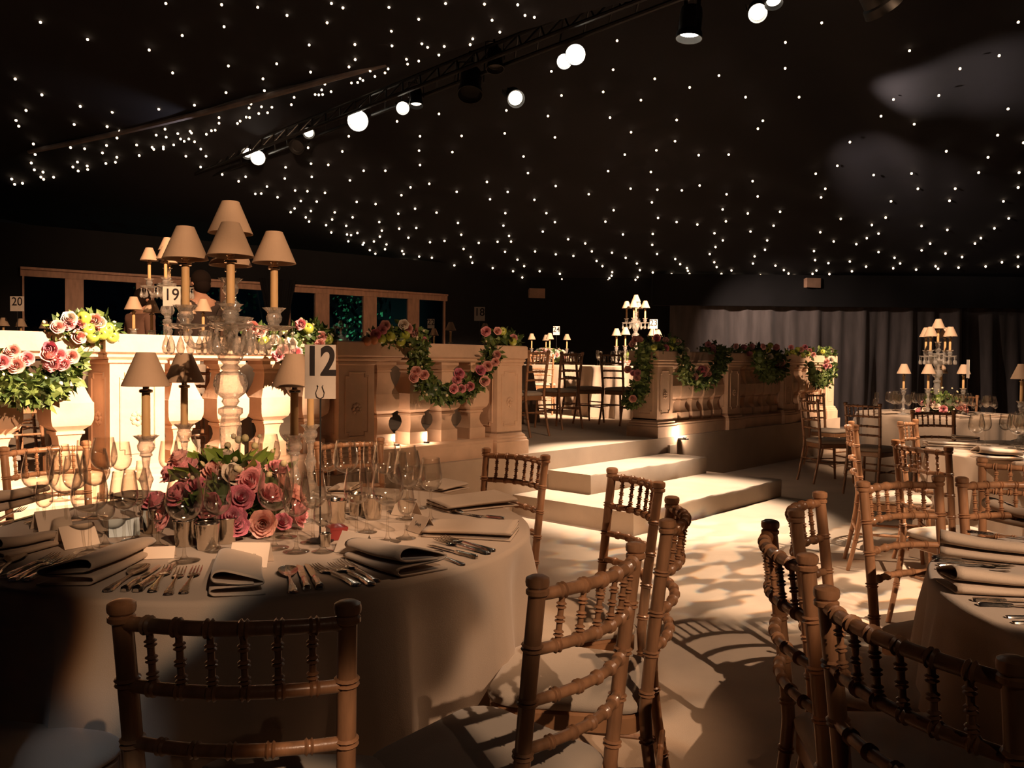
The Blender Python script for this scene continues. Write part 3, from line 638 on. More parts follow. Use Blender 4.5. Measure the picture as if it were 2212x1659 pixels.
garland('flower_arrangement', 'bright row of apples and roses on the rail of the far right section', 'flowers', [(TP, [(1700, 761, 8), (1725, 760, 11), (1750, 763, 9)], [(1709, 750), (1731, 755, 'pale'), (1739, 750), (1749, 758, 'pale'), (1757, 766, 'pale')], [(1711, 759), (1716, 766), (1734, 767), (1745, 765), (1723, 755), (1702, 767)])], 100, 14)
garland('rose_garland', 'brightly lit ivy clump with roses at the right end of the balustrade', 'garland', [(FR, [(1752, 788, 12), (1757, 812, 17), (1775, 826, 18), (1789, 812, 15), (1796, 792, 12)], [(1786, 781, 'pale'), (1792, 791, 'pale'), (1783, 791, 'pink'), (1794, 778, 'white')], []), (TP, [(1772, 764, 11), (1792, 764, 11)], [(1796, 758, 'white')], [(1777, 760)])], 260, 18)

# ------------------------------------------------------------------ gilt banquet chairs of turned wood
CW = 0.345
def turned(mb, pts, r, rings, seg=10, bump=0.30, wdt=0.0036, dbl=0.0042, sub=None):
    """a turned stick along a polyline with bamboo-like double rings at the given lengths"""
    pts = [Vector(p) for p in pts]; cum = [0]
    for a, b in zip(pts, pts[1:]): cum.append(cum[-1] + (b - a).length)
    T = cum[-1]
    def pos(s):
        for i in range(len(pts) - 1):
            if s <= cum[i + 1] or i == len(pts) - 2:
                return pts[i].lerp(pts[i + 1], (s - cum[i]) / max(1e-9, cum[i + 1] - cum[i]))
    ss = {0.0: 1, T: 1}
    for c in cum: ss[c] = 1
    for q in rings:
        for o_, k in ((-dbl - wdt, 1), (-dbl, 1 + bump), (-dbl + wdt * .8, 1.0), (dbl - wdt * .8, 1.0), (dbl, 1 + bump), (dbl + wdt, 1)):
            if 0 < q + o_ < T: ss[q + o_] = k
    ks = sorted(ss)
    mb.tube([pos(s) for s in ks], [r * ss[s] if not callable(r) else r(s / T) * ss[s] for s in ks], seg)
def chair_proto():
    t = thing('banquet_chair', 'x', 'chair'); wd = M['wood']; h = CW / 2
    def back_y(z): return -0.195 - 0.05 * ((z - .45) / .47) ** 1.15 if z > .45 else -0.195 - 0.075 * ((.45 - z) / .45) ** 1.5
    def back_x(z): return (h - .012) + .012 * (z - .45) / .47 if z > .45 else (h - .012) + .006 * (.45 - z) / .45
    for sx in (-1, 1):
        mb = MB(); zs = [0, .1, .2, .3, .38, .45, .55, .65, .75, .83, .895]
        turned(mb, [(sx * back_x(z), back_y(z), z) for z in zs], lambda f: .0125 + .0030 * min(1, f * 2), [.20, .385, .50, .60, .70, .80], 14, .30)
        c = (sx * h, back_y(.9), 0)
        mb.lathe([(.0150, .885), (.0205, .889), (.0205, .896), (.0165, .899), (.0205, .903), (.0215, .910), (.0205, .917), (.013, .921), (.003, .922)], 14, c)
        mb.build('back_post', wd, t, 31)
        mb = MB(); turned(mb, [(sx * .165, .175, .43), (sx * .170, .185, .25), (sx * .178, .205, 0)], lambda f: .0150 - .003 * f, [.14, .27], 14, .2)
        mb.build('leg', wd, t, 31)
    def rail(z, bow, name, nr, r):
        y = back_y(z); x = back_x(z); n = 14
        pts = [(-x + 2 * x * k / n, y - bow * (1 - (2 * k / n - 1) ** 2), z + .004 * (1 - (2 * k / n - 1) ** 2)) for k in range(n + 1)]
        mb = MB(); L_ = sum((Vector(a) - Vector(b)).length for a, b in zip(pts, pts[1:]))
        turned(mb, pts, r, [L_ * (k + 1) / (nr + 1) for k in range(nr)], 14, .34); mb.build(name, wd, t, 31)
        return lambda f: (-x + 2 * x * f, y - bow * (1 - (2 * f - 1) ** 2), z)
    BW = .042
    a = rail(.886, BW, 'top_rail', 6, .0115); b = rail(.785, BW, 'back_rail', 6, .0105); rail(.69, BW * .95, 'back_rail', 5, .0105); rail(.60, BW * .9, 'back_rail', 5, .0105)
    for k in range(6):
        f = (k + 1) / 7; mb = MB(); turned(mb, [b(f), a(f)], .0055, [.024, .050, .076], 14, .75, .0032, .0033); mb.build('spindle', wd, t, 31)
    # seat: rounded trapezoid frame and loose pad
    def outline(g):
        pts = []
        for x, y, rr in ((.195 + g, .20 + g, .07), (-.195 - g, .20 + g, .07), (-.172 - g, -.185 - g, .05), (.172 + g, -.185 - g, .05)):
            sx, sy = (1 if x > 0 else -1), (1 if y > 0 else -1); cx_, cy_ = x - sx * rr, y - sy * rr
            a0 = {(1, 1): 0, (-1, 1): 90, (-1, -1): 180, (1, -1): 270}[(sx, sy)]
            for k in range(6): q = math.radians(a0 + 90 * k / 5); pts.append((cx_ + rr * math.cos(q), cy_ + rr * math.sin(q)))
        return pts
    mb = MB(); mb.rings([[Vector((x, y, z)) for x, y in outline(g)] for g, z in ((-.006, .385), (0, .39), (0, .428), (-.006, .434))]); mb.build('seat_frame', M['rim_wood'], t, 40)
    def loop(g, k, z): return [Vector((x * k, .0075 + (y - .0075) * k, z)) for x, y in outline(g)]
    mb = MB(); mb.rings([loop(-.008, 1, .434), loop(.003, 1, .442), loop(.005, 1, .456), loop(-.004, 1, .468), loop(-.016, 1, .475), loop(-.016, .8, .480), loop(-.016, .5, .483), loop(-.016, .2, .484)]); mb.build('seat_cushion', M['cushion'], t, 180)
    for y0_, x0_, z in (('f', .172, .20), ('f', .172, .27)):
        mb = MB(); turned(mb, [(-x0_, .19, z), (x0_, .19, z)], .0085, [.11, .23], 8, .25); mb.build('stretcher', wd, t, 31)
    for sx in (-1, 1):
        mb = MB(); turned(mb, [(sx * .163, -.235, .235), (sx * .172, .19, .235)], .0085, [.14, .28], 8, .25); mb.build('stretcher', wd, t, 31)
    mb = MB(); turned(mb, [(-.163, -.225, .26), (.163, -.225, .26)], .0085, [.1, .22], 8, .25); mb.build('stretcher', wd, t, 31)
    return t
KC = Kind(chair_proto())
YT = -0.245
def chair(label, a, b, look, z=0.0, group=None, face=None):
    """a, b: the pixels of the two post tops; look: the point its sitter looks towards"""
    A, B = at(*a, z + .918), at(*b, z + .918); Mx = (A + B) / 2; d = (B - A); d.z = 0; d.normalize(); f = Vector((-d.y, d.x, 0))
    if f.dot(Vector((look[0] - Mx.x, look[1] - Mx.y, 0))) < 0: f = -f
    if face is not None: f = Vector((face[0], face[1], 0)).normalized()
    rz = math.atan2(f.y, f.x) - PI / 2
    return KC.place(label, Vector((Mx.x, Mx.y, z)) - f * YT, rz, group)
def chair_at(label, x, y, look, z=0.0, group=None):
    f = Vector((look[0] - x, look[1] - y, 0)).normalized()
    return KC.place(label, Vector((x, y, z)), math.atan2(f.y, f.x) - PI / 2, group)

T12 = Vector((-0.79, 2.66, 0)); TA = Vector((ux(2025, 9.3), 9.3, 0)); TB = Vector((3.55, 5.15, 0)); TC = Vector((1.88, 1.78, 0))
T19 = Vector((ux(362, 7.0), 7.0, ST)); T20 = Vector((ux(50, 11.0), 11.0, ST)); T18 = Vector((ux(1015, 11.0), 11.0, ST)); T22 = Vector((ux(940, 13.0), 13.0, ST))
T23 = Vector((ux(1372, 12.4), 12.4, ST)); T24 = Vector((ux(1187, 15.0), 15.0, ST)); T25 = Vector((ux(570, 12.3), 12.3, ST)); T26 = Vector((ux(780, 14.6), 14.6, ST))
g12, gB, gC, gA, gS = 'chairs around table 12', 'chairs around the middle right table', 'chairs around the near right table', 'chairs around the far right table', 'chairs on the stage'
chair('dark chair nearest the camera with its back to us before table 12', (263, 1304), (746, 1300), T12, 0, g12, (-0.02, 1))
chair_at('chair cut off by the lower left corner, only its blue tinted seat showing', -1.055, 1.62, (-0.85, 2.66), 0, g12)
chair('chair with striped shadows on its seat at the right of table 12', (1157, 1239), (1385, 1180), T12, 0, g12, (-0.80, 0.62))
chair('chair seen edge on, standing close behind the striped seat chair', (1439, 1122), (1458, 1075), T12, 0, g12, (-0.97, 0.22))
chair('pale lit chair in front of the corner of the lower step', (1325, 1012), (1423, 1041), T12, 0, g12)
chair('pale lit chair behind table 12 at the left end of the steps', (1047, 968), (1184, 984), T12, 0, g12)
chair('chair behind table 12 at the left frame edge against the bright balustrade', (10, 966), (183, 953), T12, 0, g12)
chair('chair mostly hidden by wine glasses on the far side of table 12', (694, 954), (812, 946), T12, 0, g12)
chair('edge on chair at the left of the near right table with a curved bright back', (1707, 1195), (1690, 1128), TC, 0, gC, (0.97, -0.10))
chair('chair standing beyond the edge on chair, lit along its left rails', (1722, 1103), (1765, 1062), TC, 0, gC, (0.86, -0.5))
chair('dark chair in the lower right corner with its back to us', (1803, 1278), (2155, 1412), TC, 0, gC)
chair('chair facing us behind the left rim of the near right table', (1867, 1040), (2022, 1029), TC, 0, gC)
chair('chair cut by the right frame edge behind the near right table', (2120, 1032), (2262, 1034), TC, 0, gC)
chair('chair seen side on to the left of the middle right table', (1828, 916), (1856, 912), TB, 0, gB, (0.95, -0.32))
chair('chair with a bright seat between the two right hand tables', (1938, 951), (2043, 965), TB, 0, gB)
chair('upright chair with bright spindles left of the middle right table', (1919, 908), (2003, 909), TB, 0, gB, (0.75, -0.66))
chair('faint chair on the far side of the middle right table', (1971, 886), (2060, 887), TB, 0, gB, (0, -1))
chair('chair with its back to us at the right frame edge by the middle right table', (2172, 992), (2290, 1000), TB, 0, gB, (0.5, 0.87))
chair_at('side on chair at the left of the far right table', TA.x - 1.32, TA.y - 0.25, TA, 0, gA)
chair_at('chair turned half away before the left side of the far right table', TA.x - 1.18, TA.y - 1.05, TA, 0, gA)
chair_at('chair facing us behind the left side of the far right table', TA.x - 0.75, TA.y + 1.15, TA, 0, gA)
chair_at('chair behind the right side of the far right table', TA.x + 0.85, TA.y + 1.1, TA, 0, gA)
chair('tall looking chair on the stage right behind the pillar left of the steps', (1151, 757), (1178, 757), (-1, 11, 0), ST, gS, (-0.75, 0.6))
chair_at('dark chair on the stage seen side on in the middle of the opening', ux(1205, 9.9), 9.9, (ux(1100, 10.6), 10.6), ST, gS)
chair_at('chair on the stage before the bright cloth of table 23', ux(1262, 10.9), 10.9, (ux(1378, 11.3), 11.3), ST, gS)
chair_at('chair on the stage half hidden by the ivy drape of the right pillar', ux(1345, 10.6), 10.6, (ux(1450, 11.4), 11.4), ST, gS)
chair_at('chair on the stage at the left of table 24', ux(1172, 12.6), 12.6, T24, ST, gS)
chair_at('chair on the stage seen through the balusters left of the left pillar', T19.x - 0.75, T19.y - 1.05, T19, ST, gS)
chair_at('chair on the stage behind the left lit balusters, its pale seat showing', T19.x - 1.3, T19.y - 0.2, T19, ST, gS)
chair_at('chair on the stage behind the balusters at the right of table 19', T19.x + 0.55, T19.y - 1.1, T19, ST, gS)

# ------------------------------------------------------------------ round tables under long cloths
def table(c, R, label, seed, folds=15):
    r = random.Random(seed); ph = [r.uniform(0, 6.3) for _ in range(4)]; zt = .752
    seg = 180; mb = MB(); rs = []
    def fold(a, f): return f * (.052 * (1 - 2 * abs(math.sin(folds * a / 2 + ph[0] + .35 * math.sin(3 * a + ph[3]))) ** .75) + .026 * math.sin((folds * 2 - 7) * a + ph[1]) + .018 * math.sin(7 * a + ph[2]))
    for rad, z, f in [(R * .02, zt, 0), (R * .5, zt, 0), (R - .014, zt, 0), (R - .004, zt - .004, 0), (R + .001, zt - .014, .03), (R + .004, zt - .05, .20), (R + .012, zt - .13, .45), (R + .028, zt - .30, .62), (R + .042, zt - .48, .85), (R + .052, zt - .64, 1.0), (R + .058, .004, 1.05)]:
        rs.append([Vector(((rad + fold(a, f)) * math.cos(a), (rad + fold(a, f)) * math.sin(a), z)) for a in (2 * PI * i / seg for i in range(seg))])
    mb.rings(rs, (True, False))
    o = thing('banquet_table', label, 'table', c, 0, 'round banquet tables')
    mb.build('tablecloth', M['cloth'], o, 60)
    mb = MB(); mb.lathe([(R - .02, .72), (R - .01, .725), (R - .01, .745), (R - .02, .748)], 48); mb.lathe([(.05, .72), (.05, .10), (.30, .02), (.30, 0)], 16); mb.build('table_top', M['rim_wood'], o)
    return o
table(T12, .855, 'large round table numbered 12 in the left foreground under taupe cloth', 1)
table(TC, .865, 'round table cut off by the right frame edge in the near right corner', 2)
table(TB, .84, 'round table with folded napkins and glasses at mid right', 3)
table(TA, .84, 'far right round table carrying the candelabrum before the dark corner', 4)
for c, lb, sd in ((T19, 'table 19 on the stage behind the left balustrade', 5), (T20, 'table 20 on the stage at the left frame edge', 6), (T18, 'table 18 on the stage left of the opening', 7), (T22, 'table 22 on the stage before the green windows', 8),
                  (T23, 'brightly lit table 23 on the stage beside the right pillar', 9), (T24, 'table 24 at the back of the stage with a bright flower heap', 10), (T25, 'table on the stage hidden behind the right large candle', 11), (T26, 'table on the stage behind the peaches on the rail', 12)):
    table(c, .84, lb, sd)
ZT = .753

# ------------------------------------------------------------------ candle lamps and candelabra
def shade_mesh():
    mb = MB(); mb.lathe([(.0690, .002), (.0715, 0), (.0735, .001), (.0285, .108), (.026, .1085), (.0245, .107), (.0690, .002)], 32, close=(False, False)); return mb.mesh('lamp_shade', M['shade'], 50)
SHADE = shade_mesh()
mb = MB(); mb.lathe([(.0125, 0), (.0135, .004), (.0130, .155), (.010, .158)], 16); CANDLE = mb.mesh('candle', M['candle'])
mb = MB(); mb.lathe([(.0135, .150), (.020, .152), (.021, .157), (.020, .161), (.010, .163), (.010, .172), (.013, .174), (.013, .180), (.006, .184), (.006, .215)], 14)
for k in range(3): a = k * 2.1; mb.tube([(.010 * math.cos(a), .010 * math.sin(a), .178), (.045 * math.cos(a), .045 * math.sin(a), .215), (.047 * math.cos(a), .047 * math.sin(a), .224)], .0012, 5)
FIT = mb.mesh('shade_carrier', M['brass'])
def crown(a): return 1 + .13 * math.cos(8 * a)
mb = MB(); mb.lathe([(.012, 0), (.020, .006), (.017, .014), (.025, .024), (.027, .038), (.021, .050), (.026, .060)], 16); mb.lathe([(.026, .060), (.036, .070), (.032, .070), (.020, .052)], 48, wob=crown); CUP = mb.mesh('candle_cup', M['crystal'], 25)
def lamp_top(parent, x, y, z, fit=True):
    """candle with its carrier and shade; z = foot of the candle"""
    put('candle', CANDLE, parent, (x, y, z))
    put('shade_carrier', FIT, parent, (x, y, z)); put('lamp_shade', SHADE, parent, (x, y, z + .172))
def lamp_proto():
    t = thing('candle_lamp', 'x', 'lamp')
    mb = MB(); mb.lathe([(.062, 0), (.064, .006), (.045, .014), (.020, .024), (.013, .040), (.022, .055), (.024, .066), (.014, .080), (.011, .11), (.017, .135), (.023, .150), (.017, .165), (.010, .19), (.014, .225)], 14); mb.build('stand', M['crystal'], t, 25)
    put('candle_cup', CUP, t, (0, 0, .222)); lamp_top(t, 0, 0, .278)
    return t
KL = Kind(lamp_proto())
def lamp(u, y, zt, label, group=None, sc=None):
    p = dep(u, 790, y); return KL.place(label, (p.x, y, zt), RN.uniform(0, 6), group, sc)
mb = MB(); mb.tube([(0, 0, 0), (0, 0, -.012)], .0010, 4); mb.lathe([(.002, -.030), (.006, -.024), (.007, -.018), (.002, -.012)], 6); mb.lathe([(.002, -.095), (.011, -.088), (.0145, -.074), (.011, -.056), (.005, -.040), (.002, -.030)], 8); PRISM = mb.mesh('prism', M['crystal'], 15)
mb = MB(); mb.lathe([(.010, 0), (.040, .003), (.066, .014), (.068, .017), (.040, .008), (.010, .006)], 48, wob=lambda a: 1 + .07 * math.cos(12 * a)); DISH = mb.mesh('dish', M['crystal'], 25)
def candelabrum_proto():
    t = thing('candelabrum', 'x', 'candelabrum')
    mb = MB(); mb.lathe([(.092, 0), (.095, .010), (.070, .025), (.035, .045), (.022, .075), (.034, .095), (.040, .12), (.028, .145), (.020, .16), (.026, .175), (.030, .20), (.036, .30), (.030, .345), (.040, .355), (.040, .372), (.022, .38)], 12); mb.build('base', M['crystal'], t, 15)
    mb = MB(); mb.lathe([(.020, .38), (.030, .395), (.026, .405), (.050, .425), (.058, .455), (.050, .485), (.026, .500), (.034, .510), (.024, .520), (.040, .540), (.052, .575), (.060, .60), (.052, .612), (.024, .618)], 14); mb.build('stem', M['crystal'], t, 15)
    mb = MB(); mb.lathe([(.024, .618), (.020, .635), (.030, .648), (.040, .655), (.038, .662), (.016, .670), (.018, .695), (.030, .708), (.034, .725), (.020, .738), (.016, .745)], 12); mb.lathe([(.02, .662), (.06, .668), (.072, .68), (.069, .682), (.02, .668)], 48, wob=lambda a: 1 + .06 * math.cos(12 * a)); mb.build('spire', M['crystal'], t, 15)
    for k in range(4):
        a = k * PI / 2; c, s = math.cos(a), math.sin(a); R_ = .142
        mb = MB(); mb.tube([(c * r, s * r, z) for r, z in ((.045, .60), (.075, .585), (.100, .578), (.122, .585), (.136, .600), (.141, .620), (.142, .637))], [.010, .0105, .0105, .0105, .010, .009, .008], 10); mb.build('arm', M['crystal'], t, 60)
        put('dish', DISH, t, (c * R_, s * R_, .637))
        put('candle_cup', CUP, t, (c * R_, s * R_, .647)); lamp_top(t, c * R_, s * R_, .697)
        for j in range(6):
            b = j * PI / 3 + .3; put('prism', PRISM, t, (c * R_ + .062 * math.cos(b), s * R_ + .062 * math.sin(b), .648), rz=b)
    put('candle_cup', CUP, t, (0, 0, .742)); lamp_top(t, 0, 0, .790)
    for j in range(8):
        b = j * PI / 4; put('prism', PRISM, t, (  .066 * math.cos(b), .066 * math.sin(b), .679), rz=b)
    return t
KD = Kind(candelabrum_proto())
CD = Vector((ux(498, 2.78), 2.78, ZT))
KD.place('tall crystal candelabrum with five shaded candles on table 12', CD, math.radians(-71))
KD.place('crystal candelabrum on table 19 behind the left balustrade', T19 + Vector((0, 0, ZT)), .3)
KD.place('crystal candelabrum on table 23 behind the ivy draped pillar', T23 + Vector((0, 0, ZT)), 1.2)
KD.place('crystal candelabrum on the far right table before the dark drape', TA + Vector((0, 0, ZT)), .55)
lamp(315, 2.62, ZT, 'candle lamp with a blue tinged shade at the left front of the tall candelabrum')
lamp(398, 3.10, ZT, 'candle lamp behind the left arm of the tall candelabrum')
lamp(636, 2.70, ZT, 'candle lamp just left of the number 12 card on table 12')
lamp(671, 3.12, ZT, 'candle lamp hidden behind the number 12 card, its candle glowing')
for u, y, lb in ((289, 6.9, 'candle lamp left of the number 19 card'), (328, 7.3, 'candle lamp directly behind the left side of the number 19 card'), (439, 7.1, 'candle lamp right of the number 19 card between the large candles'), (406, 7.5, 'candle lamp hidden behind the left large candle on table 19')):
    lamp(u, y, ST + ZT, lb, 'candle lamps on table 19')
for u, y, lb in ((8, 10.7, 'candle lamp on the stage cut by the left frame edge'), (46, 10.9, 'candle lamp showing at the right of the leftmost number card')): lamp(u, y, ST + ZT, lb, 'candle lamps on table 20')
for u, y, lb in ((97, 11.5, 'left of two dim added candle lamps imitating reflections in the leftmost window'), (114, 11.6, 'right of two dim added candle lamps imitating reflections in the leftmost window'), (553, 12.2, 'small candle lamp between the large candles of table 12'), (794, 14.4, 'small bright candle lamp above the peaches on the rail')): lamp(u, y, ST + ZT if y < 15 else ST + ZT, lb, 'far candle lamps')  # the first two are solid stand-ins for lamp reflections in the window glass
for u, y, lb in ((973, 10.8, 'candle lamp standing left of the number 18 card'), (1047, 11.1, 'candle lamp right behind the number 18 card')): lamp(u, y, ST + ZT, lb, 'candle lamps on table 18')
for u, y, lb in ((937, 12.9, 'candle lamp beside the number 22 card before the green window'), (905, 13.4, 'dim candle lamp left of the number 22 card')): lamp(u, y, ST + ZT, lb, 'candle lamps on table 22')
for u, y, lb in ((1331, 12.3, 'dimmer left candle lamp on table 23'), (1350, 11.9, 'brightest candle lamp, white in the spotlight, on table 23'), (1409, 12.2, 'candle lamp below the left of the number 23 card'), (1420, 12.6, 'candle lamp below the right of the number 23 card')): lamp(u, y, ST + ZT, lb, 'candle lamps on table 23')
for u, y, lb in ((1148, 14.8, 'candle lamp at the left end of table 24'), (1187, 14.5, 'bright candle lamp above the flower heap of table 24'), (1179, 15.4, 'candle lamp behind the bright one on table 24'), (1224, 14.9, 'candle lamp at the right end of table 24')): lamp(u, y, ST + ZT, lb, 'candle lamps on table 24')
for u, y, lb in ((1953, 8.95, 'bright candle lamp at the left on the far right table'), (2006, 9.0, 'candle lamp left under the far right candelabrum'), (2034, 9.65, 'candle lamp right under the far right candelabrum'), (2082, 9.2, 'candle lamp at the right on the far right table')): lamp(u, y, ZT, lb, 'candle lamps on the far right table')
lamp(2209, 5.85, ZT, 'candle lamp cut off by the right frame edge on the middle right table')

# ------------------------------------------------------------------ number cards on wire stands
def sign(num, u, v, y, zt, wpx, hpx, label, yaw=0.0, fs=0.60, fy=0.12, base=True):
    p = dep(u, v, y); k = y / F; wd, hg = wpx * k, hpx * k
    t = thing('table_number', label, 'table number', (p.x, y, zt), yaw, 'table number cards'); zc = p.z - zt
    mb = MB(); mb.box(-wd / 2, wd / 2, -.0015, .0015, zc - hg / 2, zc + hg / 2); mb.build('card', M['sign'], t)
    mb = MB(); mb.tube([(0, .004, .006), (0, .004, zc - hg / 2 + .002)], .0026 if y < 4 else .004, 8); mb.lathe([(.04, 0), (.04, .004), (.006, .010), (.003, .02)], 14, (0, .004, 0))
    if y < 4:                                     # lyre shaped wire clip
        for s in (-1, 1): mb.tube([(0, -.004, zc - hg / 2), (s * .010, -.004, zc - hg / 2 + .006), (s * .0125, -.004, zc - hg / 2 + .018), (s * .008, -.004, zc - hg / 2 + .030), (s * .006, -.004, zc - hg / 2 + .037), (s * .009, -.004, zc - hg / 2 + .040)], .0012, 6)
        mb.tube([(0, .004, zc - hg / 2), (0, -.004, zc - hg / 2)], .0016, 6)
    mb.build('stand', M['black_metal'], t)
    if num:
        c = bpy.data.curves.new('lettering', 'FONT'); c.body = num; c.align_x = 'CENTER'; c.align_y = 'CENTER'; c.size = 1; c.extrude = .0003 / max(.01, hg); c.offset = .03 if num == '12' else .008
        o = put('lettering', c); s_ = hg * fs / .70; c.materials.append(M['ink'])
        mm = bpy.data.meshes.new_from_object(o); bpy.data.objects.remove(o); mm.name = 'number'; o = put('number', mm, t)
        o.scale = (s_ * (.79 if num == '12' else .95), s_, s_); o.rotation_euler = (PI / 2, 0, 0); o.location = (0, -.0022, zc + hg * fy)
    return t
sign('12', 692, 803, 2.42, ZT, 66, 117, 'upright table number card reading 12 on a black wire stand', math.radians(4), .52, .17)
sign('19', 371, 640, 6.4, ST + ZT, 38, 42, 'square table number card reading 19', 0, .60, .06)
sign('20', 37, 656, 10.4, ST + ZT, 30, 32, 'square table number card reading 20 at the left edge', 0, .55, .12)
sign('18', 1036, 678, 10.6, ST + ZT, 23, 30, 'square table number card reading 18 above the shaded garland', 0, .55, .1)
sign('22', 931, 699, 12.6, ST + ZT, 15, 20, 'small table number card reading 22 before the green window', 0, .6, .1)
sign('23', 1412, 700, 11.7, ST + ZT, 17, 20, 'small table number card reading 23 beside the candelabrum', 0, .65, .1)
sign('24', 1202, 714, 14.6, ST + ZT, 14, 19, 'small table number card reading 24 at the back', 0, .6, .1)
sign('27', 173, 680, 11.3, ST + ZT, 23, 22, 'table number card reading 27 half hidden by the left flower heap', 0, .55, .1)
sign('', 586, 689, 11.9, ST + ZT, 14, 24, 'number card hidden behind the right large candle', 0)
sign('', 2091, 797, 8.9, ZT, 22, 40, 'table number card seen edge on at the far right table', math.radians(75))

# ------------------------------------------------------------------ wine glasses
def glass_proto(kind, name):
    bowl, stem, foot = {
        'B': ([(.006, .108), (.022, .112), (.040, .126), (.0485, .148), (.0475, .170), (.041, .205), (.035, .232)], .108, .040),
        'M': ([(.005, .100), (.018, .104), (.032, .116), (.039, .136), (.0385, .155), (.034, .185), (.030, .212)], .100, .036),
        'S': ([(.005, .072), (.014, .075), (.022, .084), (.026, .098), (.0255, .115), (.022, .140), (.021, .152)], .072, .030),
        'F': ([(.004, .095), (.012, .105), (.020, .130), (.0235, .160), (.0235, .185), (.021, .225)], .095, .032)}[kind]
    t = thing(name, 'x', 'wine glass')
    fine = []                                     # smooth bowl outline
    for (a, b), (c, d) in zip(bowl, bowl[1:]):
        for k in range(3): fine.append((a + (c - a) * k / 3, b + (d - b) * k / 3))
    fine.append(bowl[-1])
    for _ in range(2): fine = [fine[0]] + [((p[0] + 2 * q[0] + r[0]) / 4, (p[1] + 2 * q[1] + r[1]) / 4) for p, q, r in zip(fine, fine[1:], fine[2:])] + [fine[-1]]
    rim = (fine[-1][0] - .0006, fine[-1][1] + .0007)
    prof = [(.001, bowl[0][1] - .002)] + fine + [rim] + [(max(.001, r - .0012), z + .0009) for r, z in reversed(fine[1:])] + [(.001, fine[0][1] + .004)]
    mb = MB(); mb.lathe(prof, 24, close=(True, True)); mb.build('bowl', M['glass'], t, 70)
    mb = MB(); mb.lathe([(foot, 0), (foot + .001, .0015), (foot - .004, .0028), (.012, .007), (.0055, .016), (.0038, .035), (.0036, stem * .8), (.0055, stem), (.001, stem + .001)], 20); mb.build('stem', M['glass'], t, 60)
    return t
KG = {k: Kind(glass_proto(k, 'wine_glass')) for k in 'BMSF'}
SZ = {'B': 'large', 'M': 'medium', 'S': 'small', 'F': 'slim flute like'}
g12 = 'wine glasses on table 12'
for u, v, k, lb in [
    (398, 1212, 'B', 'large wine glass nearest the camera before the left silver beaker'), (470, 1189, 'M', 'medium wine glass before the silver beakers'), (453, 1184, 'S', 'small glass between the two nearest large glasses'),
    (194, 1192, 'B', 'large wine glass behind the rolled napkin at the front left'), (268, 1176, 'M', 'medium wine glass right behind the rolled napkin end'), (228, 1178, 'S', 'small glass before the pale blue card'), (292, 1166, 'M', 'medium wine glass left of the rose heap'),
    (96, 1146, 'S', 'small glass at the left edge of the glass cluster'), (82, 1128, 'B', 'large wine glass before the chair at the left frame edge'), (143, 1140, 'B', 'large wine glass behind the dark tented card'), (163, 1122, 'M', 'medium wine glass behind the left glass cluster'),
    (593, 1184, 'B', 'large wine glass showing a rose through its bowl'), (640, 1192, 'M', 'medium wine glass left of the sign pole'), (697, 1192, 'S', 'small glass at the foot of the sign pole'), (676, 1172, 'M', 'medium wine glass behind the sign pole'), (618, 1160, 'F', 'slim glass at the right of the roses'),
    (837, 1170, 'B', 'large wine glass behind the front right napkin'), (770, 1160, 'M', 'medium wine glass behind the white tented name card'), (877, 1163, 'S', 'small glass right of the large one behind the napkin'), (792, 1150, 'F', 'slim glass behind the white tented name card'),
    (930, 1125, 'M', 'wine glass furthest to the right on table 12'), (880, 1120, 'B', 'large wine glass left of the furthest right glass'), (858, 1105, 'M', 'medium wine glass behind the right hand cluster'), (905, 1098, 'S', 'small glass behind the right hand cluster'),
    (832, 1085, 'B', 'tall wine glass at the back right of table 12'), (880, 1080, 'M', 'medium wine glass at the back right rim'), (797, 1078, 'F', 'slim glass at the back right'), (746, 1082, 'B', 'large wine glass behind the beakers on the right'), (710, 1074, 'M', 'medium wine glass right behind the number card pole'),
    (402, 1062, 'B', 'large wine glass behind the back left candle lamp'), (365, 1068, 'M', 'medium wine glass behind the roses on the left'), (534, 1058, 'M', 'wine glass right behind the candelabrum foot'), (580, 1060, 'B', 'large wine glass behind the roses on the right'), (610, 1066, 'M', 'medium wine glass behind the lamp left of the number card'),
    (225, 1075, 'B', 'large wine glass at the back left before the rosette pillar'), (262, 1072, 'M', 'medium wine glass at the back left before the rosette pillar'), (130, 1082, 'M', 'medium wine glass in the back row at the left'), (180, 1078, 'F', 'slim glass in the back row at the left'), (308, 1082, 'S', 'small glass behind the blue tinged lamp'),
    (340, 1180, 'S', 'small glass at the front left of the roses'), (116, 1112, 'F', 'slim glass in the left glass cluster'), (205, 1118, 'B', 'large wine glass in the middle of the left cluster')]:
    p = at(u, v, ZT); KG[k].place(lb, p, RN.uniform(0, 6), g12)
def far_glasses(c, z, n, label, group, rmin=.32, rmax=.66, keep=None):
    i = 0
    while i < n:
        a = 2 * PI * (i + RN.uniform(-.3, .3)) / n; r = RN.uniform(rmin, rmax); i += 1
        p = Vector((c.x + r * math.cos(a), c.y + r * math.sin(a), z))
        if keep and not keep(p): continue
        o = put('wine_glass', FAR_G[RN.choice('BMMSF')], None, p, RN.uniform(0, 6)); tag(o, label, 'wine glass', group)
def far_mesh(k):
    mb = MB()
    for c in KIDS[KG[k].p.name]: mb.add([v.co for v in c[0].data.vertices], [tuple(p.vertices) for p in c[0].data.polygons])
    return mb.mesh('wine_glass', M['glass'], 60)
FAR_G = {k: far_mesh(k) for k in 'BMSF'}
far_glasses(TA, ZT, 38, 'wine glass in the cluster on the far right table', 'wine glasses on the far right table')
far_glasses(TB, ZT, 34, 'wine glass in the cluster at the right frame edge on the middle right table', 'wine glasses on the middle right table', .25, .62)
